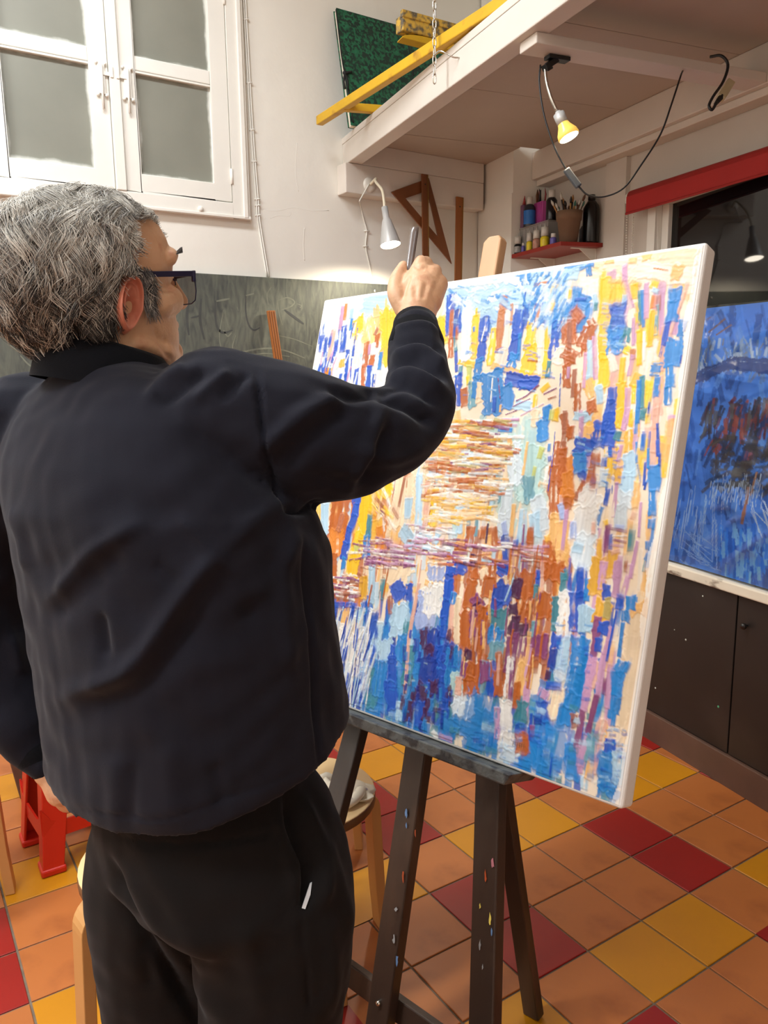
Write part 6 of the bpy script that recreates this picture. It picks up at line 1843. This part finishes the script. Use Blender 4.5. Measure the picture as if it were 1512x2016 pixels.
PAL = {'w': (246, 241, 232), 'p': (250, 222, 184), 'P': (252, 236, 216), 'b': (16, 82, 190), 'B': (14, 58, 160), 'c': (36, 134, 208), 'l': (184, 216, 234), 'L': (220, 230, 234),
       'y': (255, 200, 2), 'Y': (242, 180, 50), 'o': (226, 132, 36), 'O': (192, 96, 24), 'r': (176, 104, 72), 'R': (206, 124, 62), 'v': (208, 156, 190), 'V': (140, 68, 118), 'd': (74, 26, 76),
       't': (112, 164, 178), 'T': (62, 136, 150), 'g': (206, 208, 110), 's': (236, 180, 156), 'k': (196, 174, 104), 'a': (248, 190, 112), 'i': (168, 182, 222), 'q': (184, 216, 210)}


def lin(c):
    c = np.asarray(c, float) / 255
    return np.where(c <= .04045, c / 12.92, ((c + .055) / 1.055) ** 2.4)


class Paint:
    """raster of colour and thickness that becomes the vertex colours and relief of a paint layer"""

    def __init__(self, nx, ny, w, h, seed):
        self.nx, self.ny, self.w, self.h = nx, ny, w, h
        self.c = np.zeros((ny, nx, 3)); self.z = np.zeros((ny, nx))
        self.r = np.random.default_rng(seed)
        self.tab = self.r.normal(size=(64, 512))
        for _ in range(2):
            self.tab = (self.tab + np.roll(self.tab, 1, 1)) / 1.6
        self.tab = np.clip(self.tab / self.tab.std() / 2, -1, 1)

    def n1(self, row, x):
        i = np.floor(x).astype(int); f = x - i
        t = self.tab[row % 64]
        return t[i % 512] * (1 - f) + t[(i + 1) % 512] * f

    def stroke(self, col, wd, path, opacity=.96, ragged=.24, streak=.55, thick=.0007):
        """path and width in metres"""
        P = np.asarray(path, float).reshape(-1, 2)
        sx, sy = self.nx / self.w, self.ny / self.h
        hw = wd / 2
        if np.linalg.norm(P[-1] - P[0]) < 1e-4: P[-1] += (0, .002)
        x0, x1 = int((P[:, 0].min() - hw * 1.5) * sx), int((P[:, 0].max() + hw * 1.5) * sx) + 2
        y0, y1 = int((P[:, 1].min() - hw * 1.5) * sy), int((P[:, 1].max() + hw * 1.5) * sy) + 2
        x0, y0, x1, y1 = max(x0, 0), max(y0, 0), min(x1, self.nx), min(y1, self.ny)
        if x1 <= x0 or y1 <= y0: return
        X, Y = np.meshgrid((np.arange(x0, x1) + .5) / sx, (np.arange(y0, y1) + .5) / sy)
        best = np.full(X.shape, 1e9); along = np.zeros(X.shape); cross = np.zeros(X.shape); acc = 0
        over = np.zeros(X.shape)
        for a, b in zip(P[:-1], P[1:]):
            d = b - a; L_ = np.linalg.norm(d) + 1e-9; d = d / L_
            t = (X - a[0]) * d[0] + (Y - a[1]) * d[1]
            cr = (X - a[0]) * -d[1] + (Y - a[1]) * d[0]
            tc_ = np.clip(t, 0, L_)
            ov = np.abs(t - tc_)
            D = np.hypot(cr, ov)
            m = D < best
            best[m] = D[m]; along[m] = acc + t[m]; cross[m] = cr[m]; over[m] = ov[m]
            acc += L_
        row = int(self.r.integers(0, 60))
        rag = 1 + ragged * self.n1(row, along * 130 + 7) * .8 + ragged * .6 * self.n1(row + 1, along * 420)
        endn = .30 * hw + .35 * hw * self.n1(row + 2, cross * 260 + 90)
        edge = np.minimum(hw * rag - np.abs(cross), endn + .15 * hw - over)
        soft = min(.0022, wd * .25)
        al = np.clip(edge / soft + .35, 0, 1)
        st = self.n1(row + 3, cross * 520 + 2.0 * self.n1(row + 2, along * 25) + 40)
        gaps = np.clip((st * .9 + .55 * self.n1(row + 1, along * 300 + st * 3)) - (1.25 - streak), 0, 1) * 2.2
        al = al * (1 - np.clip(gaps, 0, .85)) * opacity
        tone = 1 + .13 * st + .07 * self.n1(row + 2, along * 90) + self.r.uniform(-.07, .07)
        cc = lin(col)[None, None] * tone[..., None]
        cc = cc + (cc.mean(-1, keepdims=True) - cc) * .06 * st[..., None]
        s = (slice(y0, y1), slice(x0, x1))
        self.c[s] = self.c[s] * (1 - al[..., None]) + np.clip(cc, 0, 1) * al[..., None]
        rim = np.exp(-((edge - soft) / .0018) ** 2)
        self.z[s] = np.maximum(self.z[s] * .6, 0) * al + self.z[s] * (1 - al) + al * thick * (.55 + .45 * st + .8 * rim)

    def mesh(self, name, place):
        j, i = np.meshgrid(np.arange(self.nx), np.arange(self.ny))
        U, V = j / (self.nx - 1), i / (self.ny - 1)
        v = place(U[..., None], V[..., None], self.z[..., None]).reshape(-1, 3)
        idx_ = np.arange(self.nx * self.ny).reshape(self.ny, self.nx)
        qd = np.stack([idx_[:-1, :-1], idx_[1:, :-1], idx_[1:, 1:], idx_[:-1, 1:]], -1).reshape(-1, 4)
        return mesh_np(name, v, qd, self.c.reshape(-1, 3))


pt = Paint(640, 640, CWD, CHT, 3)
yy, xx = np.meshgrid(np.linspace(0, 1, 640), np.linspace(0, 1, 640), indexing='ij')
base_n = pt.tab[5][(xx * 90 + 6 * np.sin(yy * 9)).astype(int) % 512] * .5 + pt.tab[9][(yy * 70 + 5 * np.sin(xx * 11)).astype(int) % 512] * .5
mixk = np.clip((base_n + 1) / 2, 0, 1)[..., None]
pt.c[:] = lin(PAL['P']) * mixk + lin(PAL['p']) * (1 - mixk)
rp = np.random.default_rng(21)


def cuv(px, py):
    q_ = cpx(px, py, 0.0) - O_c
    return q_ @ u_c, q_ @ v_c


def scatter(n, box, cols, wr, lr, ang, opacity=.85, thick=.0004, jit=5):
    """loose strokes over one patch of the picture; wr in thousandths of its width"""
    for _ in range(n):
        x, y = rp.uniform(box[0], box[2]), rp.uniform(box[1], box[3])
        a = math.radians(ang + rp.normal() * jit)
        L_ = rp.uniform(*lr)
        dx, dy = math.cos(a) * L_ / 2, math.sin(a) * L_ / 2
        mid_ = (x + rp.normal() * 1.2, y + rp.normal() * 1.2)
        pth = np.array([cuv(x - dx, y - dy), cuv(*mid_), cuv(x + dx, y + dy)])
        pt.stroke(PAL[cols[rp.integers(len(cols))]], rp.uniform(*wr) * CWD / 1000, pth, opacity, thick=thick)


# underpainting by zones: pale top left, blue lower half, warm left edge
scatter(150, (610, 570, 800, 770), 'LLlwP', (14, 40), (30, 80), 96)
scatter(160, (870, 510, 1180, 640), 'llLwc', (10, 26), (20, 60), 100)
scatter(60, (1160, 480, 1400, 570), 'PPpa', (16, 40), (20, 60), 0)
scatter(120, (1160, 560, 1340, 920), 'yPavsP', (10, 22), (30, 90), 96)
scatter(160, (600, 900, 820, 1190), 'OoYapOl', (10, 26), (30, 90), 97)
scatter(190, (800, 830, 1070, 1130), 'pqlapL', (10, 24), (30, 90), 95)
scatter(200, (640, 1190, 900, 1450), 'cbTcbcBl', (8, 22), (25, 80), 97)
scatter(170, (890, 1070, 1140, 1350), 'OapVsoOr', (6, 16), (30, 90), 96)
scatter(190, (760, 1330, 1200, 1590), 'cTcbTct', (10, 26), (20, 60), 96)
scatter(130, (1100, 980, 1300, 1480), 'cbpvPpa', (6, 16), (30, 90), 98)
for c_, w_, *p_ in STROKES:
    P_ = np.array(p_, float) / 1000
    P_[0::2] *= CWD; P_[1::2] *= CHT
    wide = w_ > 90
    pt.stroke(PAL[c_], w_ * CWD / 1000, P_, opacity=.72 if wide else .96, ragged=.12 if w_ < 14 else .26, streak=.62 if wide else .5, thick=.0003 if wide else .0009)


# rippling reflections in the middle of the picture
scatter(120, (860, 825, 1000, 905), 'OYkwVpRaOwr', (4, 9), (22, 70), 2, .93, .0010, 6)
scatter(130, (850, 890, 985, 985), 'OYkLVpRapwO', (4, 9), (22, 66), 3, .93, .0010, 6)
scatter(60, (850, 975, 960, 1030), 'YpwyLa', (4, 8), (20, 60), 3, .9, .0008, 6)
scatter(40, (700, 1062, 815, 1120), 'VvVrw', (3, 7), (20, 50), 6, .93, .0010, 8)
scatter(34, (812, 1035, 885, 1095), 'VLwrvl', (3, 7), (16, 44), 4, .93, .0010, 8)
scatter(50, (860, 1070, 1080, 1115), 'VvdOrw', (3, 7), (22, 60), 5, .93, .0010, 8)
scatter(30, (655, 1135, 705, 1185), 'VwrOw', (4, 7), (14, 34), 6, .93, .0010, 8)
# scratched light lines and knife marks in the blue parts
scatter(90, (650, 1230, 730, 1380), 'wLbBLlw', (3, 7), (30, 90), 104, .95, .0010, 4)
scatter(60, (790, 1250, 890, 1440), 'bBcdB', (5, 12), (8, 26), 96, .9, .0010)
scatter(34, (620, 640, 700, 760), 'bbLvw', (4, 8), (14, 40), 100, .95, .0012)
scatter(50, (910, 1100, 1080, 1330), 'OVaOsr', (3, 8), (24, 70), 96, .9, .0009, 3)
scatter(90, (690, 1400, 1180, 1560), 'cTlcbl', (5, 12), (8, 24), 14, .75, .0006)
scatter(110, (1050, 520, 1120, 640), 'clLc', (5, 10), (8, 26), 118, .8, .0006)
scatter(60, (880, 530, 1050, 600), 'wlLc', (4, 9), (10, 30), 20, .8, .0006, 30)
for bx_ in ((1190, 590, 1235, 680), (1130, 850, 1230, 960), (1085, 1230, 1165, 1400), (700, 1300, 900, 1420), (1180, 1440, 1240, 1560), (930, 1420, 1180, 1560), (890, 590, 1090, 780)):
    scatter(46, bx_, 'cbcbl', (3, 6), (6, 18), 8, .55, .0007, 10)
for k in range(6):
    x_ = 1012 + k * 4.2
    for a_, b_ in (((0, 0), (0, 9)), ((0, 0), (2.6, 1)), ((0, 5), (2.6, 5))):
        pt.stroke((96, 70, 40), .0022, np.array([cuv(x_ + a_[0], 1466 + k * 1.1 + a_[1]), cuv(x_ + b_[0], 1466 + k * 1.1 + b_[1])]), .8, thick=.0003)
# wet paint dragged downwards
k_ = np.ones(13) / 13
blur = np.apply_along_axis(lambda c_: np.convolve(np.pad(c_, 6, mode='edge'), k_, 'valid'), 0, pt.c)
dragm = np.clip(.28 + .5 * pt.tab[12][(xx * 300).astype(int) % 512] + .3 * pt.tab[14][(yy * 26).astype(int) % 512], 0, .75)[..., None]
pt.c = pt.c * (1 - dragm) + blur * dragm
pt.c *= .80
# bare primed border at the edges
bw = 5 + 4 * np.sin(np.arange(640) * .021) + 2 * np.sin(np.arange(640) * .09)
for k in range(640):
    e_ = int(max(3, bw[k]))
    pt.c[:max(2, e_ // 2), k] = pt.c[:max(2, e_ // 2), k] * .5 + lin(PAL['w']) * .5
    pt.c[k, 640 - e_:] = pt.c[k, 640 - e_:] * .5 + lin(PAL['w']) * .5
pt.z[:4] *= 0; pt.z[-4:] *= 0; pt.z[:, :4] *= 0; pt.z[:, -4:] *= 0
INS = .006
pme = pt.mesh('paint_layer', lambda U, V, Z: O_c + u_c * (INS + U * (CWD - 2 * INS)) + v_c * (INS + V * (CHT - 2 * INS)) + n_c * (.0006 - Z))
paint = link('paint_layer', pme, attr_mat('oil_paint', .46, .35), canvas)
paint['label'] = 'abstract knife strokes in cobalt blue, yellow, burnt orange and violet'

# ================================================================== wrapped blue painting on the sill
wz0_, wz1_, wt0, wt1 = 0.732, 1.648, 0.020, 0.146
ws1, ws0 = 0.80, -0.36
wq = thing('wrapped_painting', 'blue painting wrapped in clear plastic leaning on the dark window', 'painting', W(.2, .03, wz0_))
vdir = (W(0, wt0, wz0_) - W(0, wt1, wz1_)); WH = np.linalg.norm(vdir); vdir /= WH
udir = -WD
WWD = ws1 - ws0
wo = W(ws1, wt1, wz1_)
wn = np.cross(udir, vdir)
if wn @ ED < 0: wn = -wn


def wp(u, v, n=0.0):
    return wo + udir * u * WWD + vdir * v * WH + wn * n


MB().hexa([wp(0, 0, .002), wp(1, 0, .002), wp(1, 1, .002), wp(0, 1, .002), wp(0, 0, .022), wp(1, 0, .022), wp(1, 1, .022), wp(0, 1, .022)]).build('stretched_cloth', M_CANVAS, wq)
p2 = Paint(330, 300, WWD, WH, 8)
p2.c[:] = lin((70, 116, 184))
rq = np.random.default_rng(5)


def puv(px, py):
    q_ = hit_pl(px, py, wo, wn) - wo
    return np.array([q_ @ udir, q_ @ vdir])


def pstroke(col, w, pts, **k):
    p2.stroke(col, w, np.concatenate([puv(*p_) for p_ in pts]), **k)


for _ in range(420):
    x, y = rq.uniform(1250, 1560), rq.uniform(590, 1190)
    c_ = [(44, 84, 150), (60, 104, 172), (36, 66, 124), (92, 134, 190), (70, 118, 188)][rq.integers(5)]
    pstroke(c_, rq.uniform(.008, .03), [(x, y), (x + rq.normal() * 10, y + rq.uniform(15, 60))], opacity=.7)
for _ in range(90):  # pale grey band: reflections on the plastic wrap, put into the paint colours
    x, y = rq.uniform(1360, 1540), rq.uniform(660, 720)
    pstroke([(120, 136, 150), (158, 170, 178), (86, 110, 140), (110, 104, 90)][rq.integers(4)], rq.uniform(.004, .014), [(x, y), (x + rq.normal() * 8, y + rq.uniform(10, 40))], opacity=.75)
for pts, w, c_ in (([(1370, 745), (1440, 715), (1512, 722)], .045, (30, 52, 104)), ([(1375, 640), (1400, 625)], .008, (110, 80, 66)), ([(1395, 655), (1428, 628)], .008, (110, 78, 60)), ([(1410, 660), (1440, 640)], .006, (120, 84, 64))):
    pstroke(c_, w, pts)
for _ in range(150):
    x, y = rq.uniform(1390, 1540), rq.uniform(780, 900)
    pstroke([(98, 44, 46), (62, 50, 56), (130, 60, 50), (46, 46, 58), (84, 80, 78), (40, 60, 104)][rq.integers(6)], rq.uniform(.006, .022), [(x, y), (x - rq.uniform(0, 16), y + rq.uniform(10, 46))], opacity=.85)
for _ in range(90):
    x, y = rq.uniform(1400, 1540), rq.uniform(860, 960)
    pstroke([(52, 48, 54), (70, 62, 60), (44, 58, 84), (90, 84, 78)][rq.integers(4)], rq.uniform(.008, .025), [(x, y), (x + rq.uniform(-30, 30), y + rq.uniform(-6, 20))], opacity=.8)
pstroke((150, 96, 62), .014, [(1474, 960), (1460, 1030)])
pstroke((160, 112, 76), .008, [(1490, 930), (1478, 975)])
for _ in range(120):
    x, y = rq.uniform(1415, 1560), rq.uniform(1030, 1140)
    pstroke([(40, 104, 186), (58, 124, 204), (30, 82, 160), (120, 166, 214)][rq.integers(4)], rq.uniform(.006, .02), [(x, y), (x + rq.normal() * 3, y + rq.uniform(15, 50))], opacity=.85)
for k in range(26):
    x, y = 1335 + k * 3.2 + rq.normal() * 3, 970 + rq.uniform(-20, 60)
    pstroke((150, 172, 200), .0035, [(x, y), (x - 14 + k * .6, y + rq.uniform(40, 90))], opacity=.8)
for k in range(24):
    x, y = 1330 + rq.uniform(0, 50), 1040 + k * 4
    pstroke((140, 166, 198), .003, [(x, y), (x + rq.uniform(20, 50), y + rq.uniform(14, 36))], opacity=.75)
for k in range(30):
    x = 1400 + k * 3.5
    pstroke((176, 188, 200), .003, [(x, rq.uniform(930, 960)), (x - 4, rq.uniform(975, 1010))], opacity=.75)
for k in range(26):
    x = 1478 + rq.uniform(0, 60)
    pstroke((186, 194, 200), .0035, [(x, rq.uniform(980, 1010)), (x + rq.uniform(10, 26), rq.uniform(1030, 1060))], opacity=.75)
p2.c = np.clip(p2.c * 1.7, 0, .9)
wpm = p2.mesh('paint_layer', lambda U, V, Z: wo + udir * U * WWD + vdir * V * WH + wn * (.0012 - Z))
link('paint_layer', wpm, attr_mat('blue_paint', .5, .4), wq)
# crinkled clear plastic sheet around it
ng = 220
gu, gv = np.meshgrid(np.linspace(-.008, 1.008, ng), np.linspace(-.004, 1.0, ng))
rc = np.random.default_rng(17)
hgt = np.zeros((ng, ng))
for _ in range(200):
    a = rc.uniform(0, math.pi); f = rc.uniform(8, 60); ph = rc.uniform(0, 6.28)
    cx_, cy_, sg_ = rc.uniform(0, 1), rc.uniform(0, 1), rc.uniform(.06, .22)
    s_ = (gu * math.cos(a) + gv * math.sin(a)) * f + .5 * np.sin(gv * 9 + ph) + ph
    tri = np.abs(((s_ / math.pi) % 2) - 1)
    hgt += (tri ** 2) * np.exp(-((gu - cx_) ** 2 + (gv - cy_) ** 2) / sg_ ** 2) * rc.uniform(.0010, .0040)
hgt = hgt * 1.2
hgt[:, :2] *= .2; hgt[:, -2:] *= .2
pv = (wo + udir * gu[..., None] * WWD + vdir * gv[..., None] * WH - wn * (.0035 + hgt[..., None])).reshape(-1, 3)
ix = np.arange(ng * ng).reshape(ng, ng)
pq = np.stack([ix[:-1, :-1], ix[1:, :-1], ix[1:, 1:], ix[:-1, 1:]], -1).reshape(-1, 4)
plme = mesh_np('plastic_wrap', pv, pq, None)
M_PLAST = bpy.data.materials.new('clear_wrap'); M_PLAST.use_nodes = True
N, L = M_PLAST.node_tree.nodes, M_PLAST.node_tree.links
for n_ in list(N):
    if n_.type == 'BSDF_PRINCIPLED': N.remove(n_)
tr_ = N.new('ShaderNodeBsdfTransparent'); tr_.inputs[0].default_value = (.93, .94, .95, 1)
gs = N.new('ShaderNodeBsdfGlossy'); gs.inputs['Roughness'].default_value = .14
lw = N.new('ShaderNodeFresnel'); lw.inputs['IOR'].default_value = 1.7
mxs = N.new('ShaderNodeMixShader'); L.new(lw.outputs[0], mxs.inputs[0]); L.new(tr_.outputs[0], mxs.inputs[1]); L.new(gs.outputs[0], mxs.inputs[2])
L.new(mxs.outputs[0], N['Material Output'].inputs[0])
link('plastic_wrap', plme, M_PLAST, wq)
